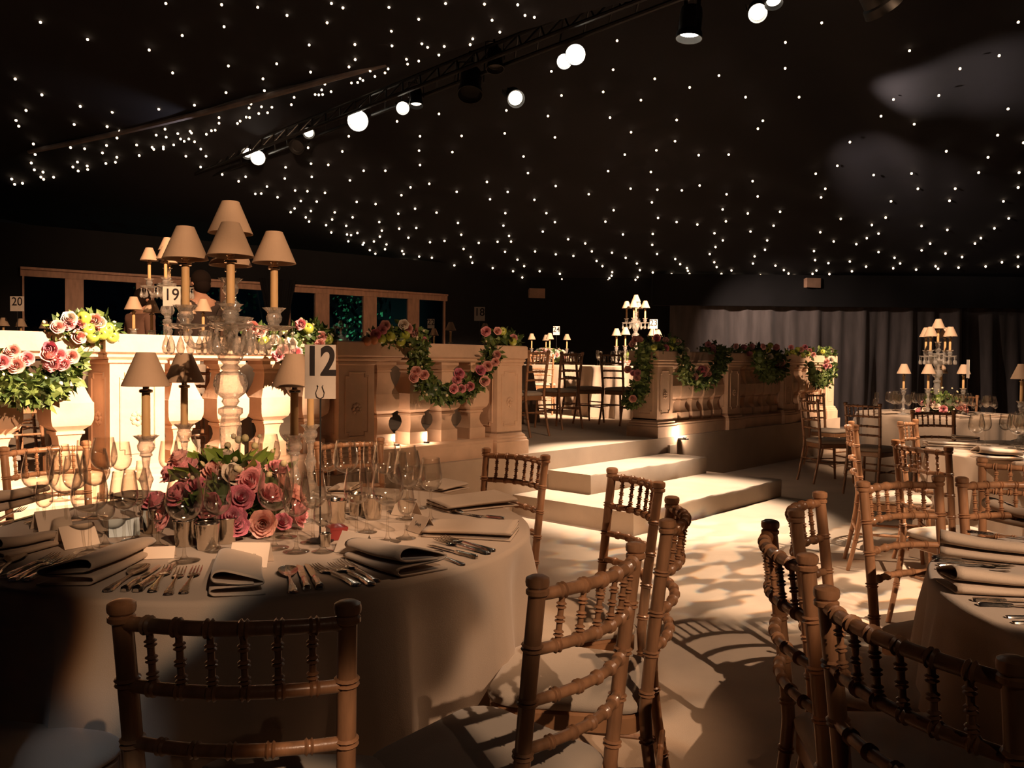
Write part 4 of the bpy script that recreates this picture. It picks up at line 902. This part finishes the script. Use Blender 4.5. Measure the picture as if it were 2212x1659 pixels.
for c, n, k, q in ((T19, 32, '19', 'behind the left pillar'), (T20, 26, '20', 'at the left frame edge'), (T18, 28, '18', 'above the drooping rose swag'), (T22, 18, '22', 'before the green windows'), (T23, 30, '23', 'beside the ivy draped pillar'), (T24, 26, '24', 'with the bright flower heap')):
    far_glasses(c, ST + ZT, n, 'wine glass clustered on the stage table ' + q, 'wine glasses on table ' + k)

# ------------------------------------------------------------------ cutlery
def cut_proto(kind):
    mb = MB(); L_ = {'fork': .20, 'knife': .235, 'spoon': .20}[kind]
    def strip(sec):                               # sections: (y, half width, z, thickness)
        rs = [[Vector((-w_, y, z)), Vector((w_, y, z)), Vector((w_ * .8, y, z + t_)), Vector((0, y, z + t_ * 1.25)), Vector((-w_ * .8, y, z + t_))] for y, w_, z, t_ in sec]
        mb.rings(rs)
    hd = [(0, .004, .001, .003), (.004, .0095, .001, .004), (.016, .0105, .001, .0045), (.026, .0075, .0015, .0045), (.034, .0085, .002, .0045), (.055, .0055, .003, .004), (.085, .0035, .004, .0035), (.12, .0034, .005, .003)]
    t = thing('table_' + kind if kind == 'knife' else kind, 'x', kind)
    if kind == 'knife':
        strip([(0, .006, .001, .006), (.006, .0105, .001, .009), (.02, .0095, .001, .010), (.035, .0075, .002, .0085), (.075, .0085, .001, .009), (.095, .0065, .002, .008), (.10, .005, .003, .005)]); mb.build('handle', M['silver'], t)
        mb = MB(); 
        rs = [[Vector((x0, y, .004)), Vector((x1, y, .004)), Vector((x1, y, .0055)), Vector((x0, y, .0055))] for y, x0, x1 in ((.10, -.005, .005), (.12, -.0065, .009), (.19, -.0065, .0105), (.22, -.006, .009), (.235, -.004, -.001))]
        mb.rings(rs); mb.build('blade', M['silver'], t)
    else:
        strip(hd); mb.build('handle', M['silver'], t)
        mb = MB()
        if kind == 'spoon':
            rows = []
            for k in range(9):
                f = k / 8; y = .118 + .082 * f; w_ = .0215 * math.sin(PI * min(1, (f * .97 + .03)) ** .8) ** .7
                rows.append([(w_ * (j / 6 * 2 - 1), y, .005 + .004 * abs(f - .5) * 2 * f - .0075 * math.sin(PI * f) * (1 - (j / 6 * 2 - 1) ** 2) + .0065 * math.sin(PI * f)) for j in range(7)])
            for d in (0, .0012):
                o = len(mb.v)
                for r_ in rows: mb.v += [(x, y, z + d) for x, y, z in r_]
                for a in range(8):
                    for b in range(6): q = o + a * 7 + b; mb.f.append((q, q + 1, q + 8, q + 7) if d else (q + 7, q + 8, q + 1, q))
            mb.build('spoon_bowl', M['silver'], t, 80)
        else:
            strip_ = [(.118, .0035, .005, .003), (.128, .010, .0045, .0025), (.140, .0125, .003, .0022), (.150, .0125, .003, .002)]
            strip(strip_)
            for j in range(4):
                x = -.0105 + .007 * j; mb.tube([(x, .148, .0042), (x, .170, .0042), (x * .95, .190, .0065), (x * .95, .201, .009)], [.0019, .0017, .0015, .0008], 6)
            mb.build('tines', M['silver'], t)
    return t, L_
KK = {}
for k in ('fork', 'knife', 'spoon'):
    t_, L_ = cut_proto(k); KK[k] = (Kind(t_), L_)
def cutlery(kind, a, b, label, group, z=ZT):
    A, B = at(*a, z), at(*b, z); d = B - A; kd, L_ = KK[kind]
    return kd.place(label, (A.x, A.y, z), math.atan2(d.y, d.x) - PI / 2, group, max(.75, min(1.15, d.length / L_)))
gc = 'silver cutlery on table 12'
for kd, a, b, lb in [
    ('spoon', (228, 1280), (322, 1224), 'silver spoon right of the rolled napkin at the front left'), ('knife', (267, 1279), (345, 1224), 'silver knife beside the front left spoon'), ('knife', (293, 1280), (385, 1216), 'silver knife between the front left knife and the forks'),
    ('fork', (327, 1281), (376, 1214), 'left fork of three left of the front napkin'), ('fork', (362, 1287), (403, 1214), 'middle fork of three left of the front napkin'), ('fork', (395, 1284), (434, 1219), 'right fork of three left of the front napkin'),
    ('spoon', (634, 1282), (616, 1220), 'silver spoon right of the front napkin'), ('knife', (664, 1276), (644, 1224), 'silver knife beside the spoon right of the front napkin'), ('knife', (692, 1274), (662, 1222), 'silver knife left of the front right forks'),
    ('fork', (775, 1267), (668, 1222), 'lowest fork of three left of the front right napkin'), ('fork', (806, 1265), (694, 1212), 'middle fork of three left of the front right napkin'), ('fork', (817, 1258), (716, 1204), 'upper fork of three left of the front right napkin'),
    ('fork', (1058, 1198), (928, 1166), 'lower fork of the right hand bundle'), ('fork', (1068, 1192), (942, 1160), 'upper fork of the right hand bundle'), ('knife', (1030, 1207), (925, 1180), 'silver knife in front of the right hand forks'), ('spoon', (1002, 1222), (925, 1195), 'silver spoon lowest in the right hand bundle'),
    ('spoon', (1040, 1118), (972, 1106), 'bright spoon lying between the two right hand napkins'), ('knife', (1090, 1122), (1005, 1112), 'knife lying between the two right hand napkins'),
    ('fork', (4, 1250), (125, 1200), 'left fork of three before the rolled napkin'), ('fork', (23, 1257), (148, 1197), 'middle fork of three before the rolled napkin'), ('fork', (56, 1256), (170, 1201), 'right fork of three before the rolled napkin'),
    ('spoon', (-20, 1248), (72, 1186), 'dark spoon at the left frame edge of table 12'), ('knife', (-30, 1236), (60, 1200), 'knife at the left frame edge of table 12'), ('fork', (-10, 1128), (76, 1090), 'fork on the far left of table 12'), ('knife', (-20, 1142), (86, 1112), 'knife on the far left of table 12')]:
    cutlery(kd, a, b, lb, gc)
gc = 'silver cutlery on the near right table'
for kd, a, b, lb in [('knife', (2012, 1206), (2110, 1216), 'upper knife at the left rim of the near right table'), ('knife', (2018, 1212), (2122, 1222), 'lower knife at the left rim of the near right table'), ('fork', (2022, 1230), (2180, 1240), 'fork behind the dark rolled napkin on the near right table'), ('fork', (2024, 1222), (2190, 1228), 'second fork behind the dark rolled napkin'),
    ('knife', (2100, 1298), (2240, 1302), 'knife in front of the dark rolled napkin'), ('knife', (2112, 1308), (2250, 1314), 'second knife in front of the dark rolled napkin'), ('spoon', (2172, 1334), (2290, 1338), 'spoon at the right frame edge on the near right table'), ('fork', (2186, 1346), (2300, 1352), 'fork nearest us on the near right table'),
    ('knife', (2088, 1150), (2230, 1168), 'upper knife by the flat napkin of the near right table'), ('fork', (2080, 1158), (2215, 1178), 'fork by the flat napkin of the near right table')]:
    cutlery(kd, a, b, lb, gc)

# ------------------------------------------------------------------ folded napkins
def napkin_mesh(kind, seed):
    r = random.Random(seed); mb = MB(); n = 14; L_ = .215
    if kind == 'roll':     # two stacked rolled folds
        base = [(-.060, .002), (.045, .002), (.058, .006), (.062, .013), (.056, .020), (.02, .021), (-.030, .020), (-.054, .024), (-.058, .030), (-.045, .036), (0, .050), (.030, .058), (.050, .056), (.058, .046), (.055, .036), (.042, .030), (.0, .027), (-.035, .026)]
    else:                  # a flatter book fold
        base = [(-.062, .002), (.058, .002), (.064, .007), (.060, .012), (-.050, .012), (-.056, .016), (-.050, .020), (.045, .026), (.058, .026), (.062, .021), (.055, .016), (-.03, .015)]
    pts = [Vector(p) for p in base]
    for _ in range(2):
        q = [pts[0]]
        for a, b in zip(pts, pts[1:]): q += [a.lerp(b, .25), a.lerp(b, .75)]
        pts = q + [pts[-1]]
    th = .0018; outl = []
    for sgn in (1, -1):
        line = []
        for i, p in enumerate(pts):
            t = (pts[min(i + 1, len(pts) - 1)] - pts[max(i - 1, 0)]).normalized(); nn = Vector((-t.y, t.x)); line.append(p + nn * th * sgn)
        outl += line if sgn == 1 else line[::-1]
    rs = []
    for k in range(n + 1):
        f = k / n; y = -L_ / 2 + L_ * f; sz = 1 - .30 * f + .03 * math.sin(f * 7 + seed); w_ = 1 - .06 * f
        rs.append([Vector((p.x * w_ + .003 * math.sin(f * 5), y + p.x * .05, max(.0004, p.y * sz))) for p in outl])
    mb.rings(rs); return mb.mesh('napkin', M['napkin'], 180)
NAP = {('roll', 1): napkin_mesh('roll', 1), ('roll', 2): napkin_mesh('roll', 2), ('book', 3): napkin_mesh('book', 3)}
gn = 'folded napkins on the tables'
def napkin(a, b, kind, label, z=ZT, sc=1.0, flip=False):
    """a: pixel of the near end, b: of the far end"""
    A, B = at(*a, z), at(*b, z); d = B - A; c = (A + B) / 2; s_ = d.length / .215
    o = put('napkin', NAP[kind], None, (c.x, c.y, z), math.atan2(d.y, d.x) - PI / 2, sc=((-1 if flip else 1) * sc, s_, sc)); tag(o, label, 'napkin', gn)
napkin((140, 1266), (292, 1196), ('roll', 1), 'rolled napkin with a dark open end at the front left of table 12', ZT, 1.1)
napkin((514, 1288), (516, 1216), ('roll', 2), 'folded napkin with a dark open end at the front of table 12', ZT, 1.0, True)
napkin((915, 1240), (790, 1200), ('roll', 1), 'rolled napkin opening to the right at the front right of table 12', ZT, 1.25, True)
napkin((1112, 1158), (925, 1148), ('book', 3), 'flat folded napkin at the right rim of table 12', ZT, 1.35)
napkin((1092, 1086), (944, 1100), ('book', 3), 'bright folded napkin at the far right of table 12', ZT, 1.45)
napkin((985, 1052), (930, 1062), ('book', 3), 'small looking napkin behind the furthest right glass', ZT, 1.2)
napkin((-30, 1208), (100, 1176), ('roll', 2), 'folded napkin at the left frame edge behind the dark spoon', ZT, 1.0)
napkin((-60, 1112), (70, 1078), ('roll', 1), 'thick folded napkin on the far left of table 12', ZT, 1.3)
napkin((320, 1080), (260, 1072), ('book', 3), 'napkin behind the left glasses of table 12', ZT, 1.0)
napkin((770, 1062), (720, 1060), ('book', 3), 'napkin behind the back right glasses of table 12', ZT, 1.2)
napkin((2044, 1270), (2280, 1282), ('roll', 1), 'dark rolled napkin at the left rim of the near right table', ZT, 1.05)
napkin((2030, 1192), (2270, 1218), ('roll', 2), 'flat topped napkin under cutlery on the near right table', ZT, 1.2)
napkin((2155, 1120), (2290, 1150), ('roll', 1), 'pale folded napkin before the chair at the right frame edge', ZT, 1.3)
napkin((1998, 962), (2112, 966), ('book', 3), 'long pale napkin at the left rim of the middle right table', ZT, 1.3)
napkin((2058, 948), (2112, 950), ('book', 3), 'pale napkin behind the long one on the middle right table', ZT, 1.3)
napkin((2106, 990), (2200, 993), ('roll', 2), 'dark creased napkin at the front of the middle right table', ZT, 1.3)
for i, a in enumerate((200, 230, 262, 300)):
    c = TA + Vector((.70 * math.cos(math.radians(a)), .70 * math.sin(math.radians(a)), ZT)); o = put('napkin', NAP[('book', 3)], None, c, math.radians(a - 90), sc=1.2); tag(o, ['napkin at the left of the far right table', 'napkin at the front left of the far right table', 'napkin at the front of the far right table', 'napkin at the front right of the far right table'][i], 'napkin', gn)

# ------------------------------------------------------------------ name cards, beakers, small boxes
def tent_card(u, v, yaw, label, wd=.10, hg=.055, m='card', ink=True):
    p = at(u, v, ZT); t = thing('place_card', label, 'place card', p, yaw, 'tented name cards on table 12')
    mb = MB(); d = hg * .62
    for s in (1, -1):
        mb.add([(-wd / 2, s * d, .0005), (wd / 2, s * d, .0005), (wd / 2, 0, hg), (-wd / 2, 0, hg), (-wd / 2, s * d - s * .0009, .0005), (wd / 2, s * d - s * .0009, .0005), (wd / 2, 0, hg - .0012), (-wd / 2, 0, hg - .0012)],
               [(0, 1, 2, 3), (7, 6, 5, 4), (0, 3, 7, 4), (1, 5, 6, 2), (0, 4, 5, 1)])
    mb.build('card', M[m], t, 0)
    if ink:
        mb = MB(); pts = []
        for k in range(30):
            f = k / 29; x = -.018 + .036 * f; h_ = hg * .48 + .0042 * math.sin(k * 1.9) + (.004 if k < 4 else 0) + .002 * math.sin(k * .8)
            pts.append((x, -d * (1 - h_ / hg) - .0006, h_))
        mb.tube(pts, .00055, 4); mb.build('handwriting', M['ink'], t)
tent_card(543, 1219, 0.02, 'flat facing name card behind the front napkin', .10, .058)
tent_card(768, 1192, -.55, 'white tented name card behind the front right napkin', .10, .055)
tent_card(912, 1148, -.9, 'small leaning name card at the right behind the flat napkin', .085, .05)
tent_card(165, 1178, .95, 'dark sided tented card behind the left forks', .10, .06, 'card', False)
tent_card(112, 1142, .85, 'dark tented card at the left among the glass stems', .10, .06, 'card', False)
tent_card(268, 1155, .5, 'dark card with a pale blue top by the left glasses', .085, .05, 'blue_card', False)
tent_card(345, 1204, .2, 'low cream card beside the nearest large glass', .08, .03, 'card', False)
tent_card(878, 1112, -.6, 'name card behind the small right hand glass', .09, .05, 'card', False)
def beaker_mesh():
    mb = MB(); mb.lathe([(.026, 0), (.027, .003), (.033, .070), (.035, .074), (.034, .076), (.0325, .072), (.025, .006), (.001, .005)], 24); return mb.mesh('beaker', M['silver'], 50)
BK = beaker_mesh()
for u, v, lb in ((400, 1178, 'silver beaker in front of the roses at the left'), (448, 1186, 'silver beaker behind the small front glass'), (488, 1172, 'silver beaker in front of the roses at the right'), (727, 1128, 'brightly lit beaker right of the sign pole'), (772, 1112, 'lit beaker behind the red box'), (330, 1150, 'beaker at the left end of the roses'), (806, 1120, 'beaker among the right hand glasses')):
    p = at(u, v, ZT); tag(put('beaker', BK, None, p, 0), lb, 'beaker', 'silver beakers on table 12')
p = at(727, 1163, ZT); t = thing('gift_box', 'small red lacquered box right of the sign pole on table 12', 'box', p, .5)
mb = MB(); mb.box(-.026, .026, -.026, .026, 0, .030); mb.build('box', M['red'], t)
mb = MB(); mb.square([(.0275, .030), (.0275, .037), (.010, .044)]); mb.build('lid', M['red'], t)
p = at(703, 1180, ZT); tag(put('beaker', BK, None, p, 0, sc=.5), 'tiny dark dish beside the sign pole foot', 'dish')

# ------------------------------------------------------------------ flower centrepieces
def centrepiece(c, rx, hz, label, pix=(), n=26, nl=260, bright=True, kinds=('pink', 'pink', 'deep', 'pale'), rr=(.034, .046), name='flower_centrepiece'):
    t = thing(name, label, 'flowers', c, 0)
    path = [(c + Vector((rx * .5 * math.cos(a), rx * .5 * math.sin(a), hz * .30)), rx * .48) for a in (0, 1.57, 3.14, 4.71)] + [(c + Vector((0, 0, hz * .55)), rx * .5)]
    path = [(Vector((p.x, p.y, max(p.z, c.z + r * .97))), r) for p, r in path]
    foliage(path, t, nl, .055)
    for u, v, k, r in pix:                        # roses seen from here, met with the dome
        d = ray(u, v); o = EYE - c; sx = Vector((1 / rx, 1 / rx, 1 / hz)); dd = Vector([d[i] * sx[i] for i in range(3)]); oo = Vector([o[i] * sx[i] for i in range(3)])
        A_, B_, C_ = dd.dot(dd), 2 * oo.dot(dd), oo.dot(oo) - 1; q = B_ * B_ - 4 * A_ * C_
        h_ = (-B_ - math.sqrt(q)) / (2 * A_) if q > 0 else -B_ / (2 * A_)
        p = EYE + d * h_; p.z = max(p.z, c.z + r * .8); nrm = Vector(((p.x - c.x) / rx ** 2, (p.y - c.y) / rx ** 2, (p.z - c.z) / hz ** 2)).normalized()
        flower(k, p, r, t, nrm * .8 + (EYE - p).normalized() * .5)
    for k in range(n):
        a = RN.uniform(0, 2 * PI); e = RN.uniform(.1, 1.1)
        if pix and math.sin(a) < -.2 and e < .8: continue
        q = Vector((math.cos(a) * math.cos(e), math.sin(a) * math.cos(e), math.sin(e))); p = c + Vector((q.x * rx, q.y * rx, max(q.z * hz, .03)))
        flower(RN.choice(kinds), p, RN.uniform(*rr), t, q)
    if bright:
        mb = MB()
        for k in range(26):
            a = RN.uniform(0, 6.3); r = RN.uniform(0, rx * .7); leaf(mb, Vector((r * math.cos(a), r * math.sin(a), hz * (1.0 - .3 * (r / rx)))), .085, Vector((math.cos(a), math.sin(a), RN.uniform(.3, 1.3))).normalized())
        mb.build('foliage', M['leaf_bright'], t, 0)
        buds([(c + Vector((0, 0, hz * .6)), rx * .8)], t, 34, .011)
    return t
centrepiece(Vector((ux(485, 2.52), 2.60, ZT)), .215, .215, 'heap of pink roses around the foot of the tall candelabrum',
    [(541, 1040, 'pink', .047), (585, 1066, 'pink', .043), (501, 1118, 'deep', .044), (513, 1136, 'deep', .036), (567, 1131, 'pale', .044), (611, 1127, 'deep', .03), (346, 1119, 'pink', .042), (335, 1082, 'deep', .042), (400, 1012, 'pink', .050), (368, 1022, 'pink', .042), (431, 1052, 'deep', .042), (462, 1020, 'pale', .044), (505, 1025, 'white', .042), (385, 1068, 'deep', .044), (545, 1010, 'pink', .032), (600, 1012, 'pink', .042), (612, 1042, 'pale', .036), (450, 1092, 'deep', .042), (520, 1075, 'deep', .042), (385, 988, 'pale', .036), (488, 985, 'white', .030)], 22, 420)
centrepiece(TA + Vector((0, -.12, ZT)), .26, .17, 'low heap of pink roses and white blooms on the far right table', (), 30, 160, True, ('pink', 'deep', 'pale', 'white'), (.035, .05))
centrepiece(T24 + Vector((0, -.1, ZT)), .36, .30, 'white and pink flower heap bright in the spotlight on table 24', (), 60, 160, False, ('white', 'white', 'pale'), (.05, .07))
centrepiece(T19 + Vector((0, -.1, ZT)), .26, .12, 'low dim flower heap on table 19 behind the left pillar', (), 18, 120, False, ('pink', 'deep', 'pale'), (.03, .04))
centrepiece(T18 + Vector((-.1, -.1, ZT)), .24, .12, 'low dim flower heap on table 18', (), 16, 90, False, ('pink', 'deep', 'pale'), (.03, .04))
centrepiece(T23 + Vector((0, -.1, ZT)), .26, .14, 'flower heap under the candelabrum of table 23', (), 18, 90, False, ('pink', 'pale'), (.03, .04))
centrepiece(TB + Vector((-.02, 0, ZT)), .22, .18, 'flower heap at the right frame edge on the middle right table', (), 22, 120, True, ('pink', 'pale', 'white'), (.035, .045))

# ------------------------------------------------------------------ lanterns on the lighting bar
L0, L1 = at(555, 340, 4.25), at(1637, 28, 4.25); LD = (L1 - L0); LD.z = 0; LD.normalize()
def lan(u, v): return vpl(u, v, L0, LD)
zb = 4.62
A_, B_ = lan(440, 395), lan(2050, -60); A_.z = 4.22; B_.z = 4.75
mb = MB()
for dx, dz in ((-.12, 0), (.12, 0), (0, .2)):
    nrm = Vector((-LD.y, LD.x, 0)); mb.tube([A_ + nrm * dx + Vector((0, 0, dz)), B_ + nrm * dx + Vector((0, 0, dz))], .024, 8)
n = int((B_ - A_).length / .3)
for k in range(n): 
    nrm = Vector((-LD.y, LD.x, 0)); p = A_.lerp(B_, k / n); q = A_.lerp(B_, (k + .5) / n); e = A_.lerp(B_, (k + 1) / n)
    for a, b in ((p - nrm * .12, q + Vector((0, 0, .2))), (q + Vector((0, 0, .2)), e - nrm * .12), (p + nrm * .12, q + Vector((0, 0, .2)))): mb.tube([a, b], .010, 5)
tag(mb.build('lighting_truss', M['black_metal']), 'black lighting truss under the ceiling carrying all the lanterns', 'truss')
def lantern_proto(lit):
    t = thing('stage_lantern', 'x', 'lantern')    # beam along -Z
    mb = MB(); mb.lathe([(.06, .26), (.085, .25), (.092, .20), (.092, .06), (.104, .05), (.110, 0), (.104, 0), (.090, .045), (.084, .05)], 22, close=(True, False)); mb.build('can', M['black_metal'], t, 40)
    mb = MB(); mb.lathe([(.001, .046), (.05, .042), (.086, .050), (.086, .056), (.001, .056)], 22, close=(True, True)); mb.build('lens', lit, t, 60)
    mb = MB()
    for s in (-1, 1): mb.box(s * .112 - .004, s * .112 + .004, -.016, .016, .13, .36)
    mb.box(-.116, .116, -.016, .016, .352, .362); mb.tube([(0, 0, .36), (0, 0, .44)], .012, 8); mb.box(-.03, .03, -.02, .02, .42, .48); mb.build('yoke', M['black_metal'], t)
    return t
KLIT, KDIM, KOFF = Kind(lantern_proto(M['lens'])), Kind(lantern_proto(M['lens_dim'])), Kind(lantern_proto(M['black_metal']))
def lantern(kd, u, v, aim, label, sc=1.0):
    p = lan(u, v); d = (Vector(aim) - p).normalized(); o = kd.place(label, p, 0, None, sc)
    o.rotation_mode = 'QUATERNION'; o.rotation_quaternion = d.to_track_quat('-Z', 'Y')
    return p
TOWARDS = EYE + Vector((0, 0, -.6))
for kd, u, v, aim, lb, sc in [
    (KLIT, 557, 341, (-1.2, 1.5, .8), 'lit lantern at the far left end of the truss', 1.0), (KDIM, 534, 332, (-3, 5, 0), 'small tilted lantern beside the far left lit one', .85), (KLIT, 773, 261, (-.5, .8, .8), 'bright glaring lantern left of the middle of the truss', 1.25),
    (KLIT, 870, 234, (0, 2, 0), 'round lit lantern right of the glaring one', .75), (KDIM, 899, 229, (-1, 9, 0), 'lantern seen as a thin lit sliver', .8), (KDIM, 667, 288, (-1, 4, 0), 'small lantern left of the glaring one', .75), (KDIM, 1115, 214, (1.4, 2.0, 0), 'tilted lantern with a lamp grid showing', .9),
    (KLIT, 1219, 133, (0, 1, .5), 'smaller left one of a pair of lit lanterns', .72), (KLIT, 1243, 118, (.1, .4, .8), 'larger right one of a pair of lit lanterns', .95), (KLIT, 1488, 84, (1.2, 7.3, 0), 'wide lit floodlight pointing down', 1.1), (KLIT, 1637, 29, (.9, 1.4, 0), 'round lit lantern near the top right', .75), (KDIM, 1672, 8, (2, 5, 0), 'lantern cut by the top frame edge', .7),
    (KOFF, 1015, 205, (-.6, 7.2, 0), 'long dark lantern angled down in the middle', 1.3), (KOFF, 640, 318, (-4, 6, 0), 'dark angled lantern left of the glaring one', 1.0), (KOFF, 1910, 22, (6, 8, 0), 'dark lantern at the upper right edge', 1.3), (KOFF, 1070, 150, (0, 8, 0), 'dark lantern above the long angled one', .9)]:
    p = lantern(kd, u, v, aim, lb, sc)
# small boxes fixed under the eave
for u, v, lb in ((1752, 612, 'tan speaker box on the back wall right of the steps'), (1158, 634, 'dim tan speaker box on the back wall above table 24')):
    p = dep(u, v, BY - .5); t = thing('wall_speaker', lb, 'speaker', p, .25)
    mb = MB(); mb.rings([[Vector((x * w_, y, z * w_)) for x, z in ((-.17, -.10), (.17, -.10), (.17, .10), (-.17, .10))] for y, w_ in ((-.10, .95), (-.085, 1), (.12, .8))]); mb.build('cabinet', M['tan'], t)
    mb = MB(); mb.box(-.012, .012, .10, .46, .02, .05); mb.build('bracket', M['black_metal'], t)

# ------------------------------------------------------------------ two people standing by the window
def person(loc, rz, label, top, height, lean=0.0, arm=0.0):
    t = thing('person', label, 'person', loc, rz); k = height / 1.72
    def skin(name, verts, edges, m, root=0, sub=2):
        me = bpy.data.meshes.new(name); me.from_pydata([v for v, _ in verts], edges, []); me.materials.append(m)
        o = put(name, me, t); o.modifiers.new('skin', 'SKIN').use_smooth_shade = True; sl = me.skin_vertices[0].data
        for i, (_, r) in enumerate(verts): sl[i].radius = (r, r) if not hasattr(r, '__len__') else r
        sl[root].use_root = True
        s_ = o.modifiers.new('sub', 'SUBSURF'); s_.levels = 1; s_.render_levels = 2; return o
    def P(x, y, z): return (x * k, (y + lean * max(0, z - .9)) * k, z * k)
    V = [(P(0, 0, .95), (.16, .11)), (P(0, .01, 1.12), (.14, .10)), (P(0, 0, 1.30), (.17, .11)), (P(0, 0, 1.42), (.12, .08)), (P(0, .01, 1.50), .055), (P(0, .025, 1.565), (.068, .075)), (P(0, .02, 1.64), (.078, .092)), (P(0, .01, 1.70), (.055, .07)),
         (P(.17, 0, 1.40), .06), (P(.22, .02, 1.15), .045), (P(.17, .20, 1.05 + arm), .036), (P(.12, .33, 1.08 + arm * 1.5), .028), (P(-.17, 0, 1.40), .06), (P(-.23, .02, 1.15), .045), (P(-.20, .17, .98), .036), (P(-.16, .30, 1.0), .028),
         (P(.09, 0, .85), .09), (P(.10, .02, .48), .06), (P(.10, -.02, .08), .04), (P(.10, .10, .035), .035), (P(-.09, 0, .85), .09), (P(-.10, .02, .48), .06), (P(-.10, -.02, .08), .04), (P(-.10, .10, .035), .035)]
    E_ = [(0, 1), (1, 2), (2, 3), (3, 4), (4, 5), (5, 6), (6, 7), (3, 8), (8, 9), (9, 10), (10, 11), (3, 12), (12, 13), (13, 14), (14, 15), (0, 16), (16, 17), (17, 18), (18, 19), (0, 20), (20, 21), (21, 22), (22, 23)]
    skin('body', V, E_, M['skin'])
    cl = [(p, (r[0] + .012, r[1] + .012) if hasattr(r, '__len__') else r + .012) for p, r in V]
    idx = [0, 1, 2, 3, 8, 9, 10, 12, 13, 14]; mp = {a: i for i, a in enumerate(idx)}
    skin('shirt', [cl[i] for i in idx], [(mp[a], mp[b]) for a, b in E_ if a in mp and b in mp], M[top])
    idx = [0, 16, 17, 18, 20, 21, 22]; mp = {a: i for i, a in enumerate(idx)}
    skin('trousers', [cl[i] for i in idx], [(mp[a], mp[b]) for a, b in E_ if a in mp and b in mp], M['dark_suit'])
    mb = MB(); hc = P(0, -.012, 1.665); mb.ball(hc, .105 * k, 14, 10, 1.05); mb.ball(P(0, -.035, 1.60), .088 * k, 12, 8); mb.build('hair', M['hair'], t, 180)
    mb = MB()
    for s in (-1, 1): mb.ball(P(s * .030, .098, 1.625), .011, 8, 6)
    mb.build('eyes', M['card'], t)
    mb = MB(); mb.tube([P(0, .10, 1.63), P(0, .118, 1.60), P(0, .10, 1.59)], [.008, .013, .008], 8)
    for s in (-1, 1): mb.ball(P(s * .085, .0, 1.62), .022, 8, 6)
    mb.tube([P(-.022, .098, 1.565), P(0, .105, 1.563), P(.022, .098, 1.565)], [.004, .006, .004], 6); mb.build('face_features', M['skin'], t)
    for sx, w_ in ((1, 11), (-1, 15)):            # hands with five fingers
        wr = Vector(V[w_][0]); dr = (wr - Vector(V[w_ - 1][0])).normalized(); side = dr.cross(Vector((0, 0, 1))).normalized(); dn = side.cross(dr)
        mb = MB(); mb.tube([wr, wr + dr * .04, wr + dr * .08], [.024, .034, .030], 8)
        for j in range(4):
            o_ = side * (-.024 + .016 * j); l_ = (.062, .072, .068, .052)[j]; b0 = wr + dr * .075 + o_
            mb.tube([b0, b0 + dr * l_ * .45 - dn * .006, b0 + dr * l_ * .8 - dn * .022, b0 + dr * l_ - dn * .034], [.009, .0085, .0075, .006], 6)
        b0 = wr + dr * .03 - side * .03 * sx; mb.tube([b0, b0 + dr * .03 - side * .022 * sx, b0 + dr * .06 - side * .026 * sx - dn * .012], [.011, .0095, .007], 6)
        mb.build('hand', M['skin'], t, 70)
    return t
p = dep(437, 640, 8.8); person((p.x, p.y, ST), .9, 'dark haired person in dark brown standing between the large candles', 'dark_suit', 1.70, .05)
p = dep(292, 640, 9.4); person((p.x, p.y, ST), -.5, 'dim person in brown with a pale blue sleeve left of the number 19 card', 'brown_top', 1.56, .15)

# ------------------------------------------------------------------ small uplighters at the foot of the balustrade
def uplight(p, watts, label):
    t = thing('uplighter', label, 'uplighter', p, 0, 'uplighters along the balustrade')
    mb = MB(); mb.lathe([(.020, 0), (.022, .003), (.022, .012), (.018, .012), (.016, .007), (.001, .007)], 16); mb.build('can', M['black_metal'], t)
    mb = MB(); mb.lathe([(.001, .008), (.015, .008), (.015, .009), (.001, .009)], 16); mb.build('lens', M['lens_dim'], t)
    bulb('lamp_uplight', p + Vector((0, 0, .05)), watts, WARM2, .02)
t4 = PT[4] + .36
mb = MB(); c_ = bal(t4, -.13, ST - .02); slab(mb, t4 - .03, t4 + .03, -.16, -.06, ST - .035, ST - .02); tag(mb.build('lamp_shelf', M['black_metal']), 'little bracket on the stage skirt under the bright spot', 'bracket')
uplight(bal(t4, -.13, ST - .02), 9, 'uplighter glowing against the foot of the pillar right of the steps')
for f, wt in ((.20, 2.6), (.43, 1.6)):
    uplight(bal(PT[2] + PW + (PT[3] - PT[2] - PW) * f, -.10 + PW / 2, ST + .155), wt, ['uplighter between the balusters right of the pillar with the number card', 'uplighter between the middle balusters of the rose swag section'][int(f > .3)])
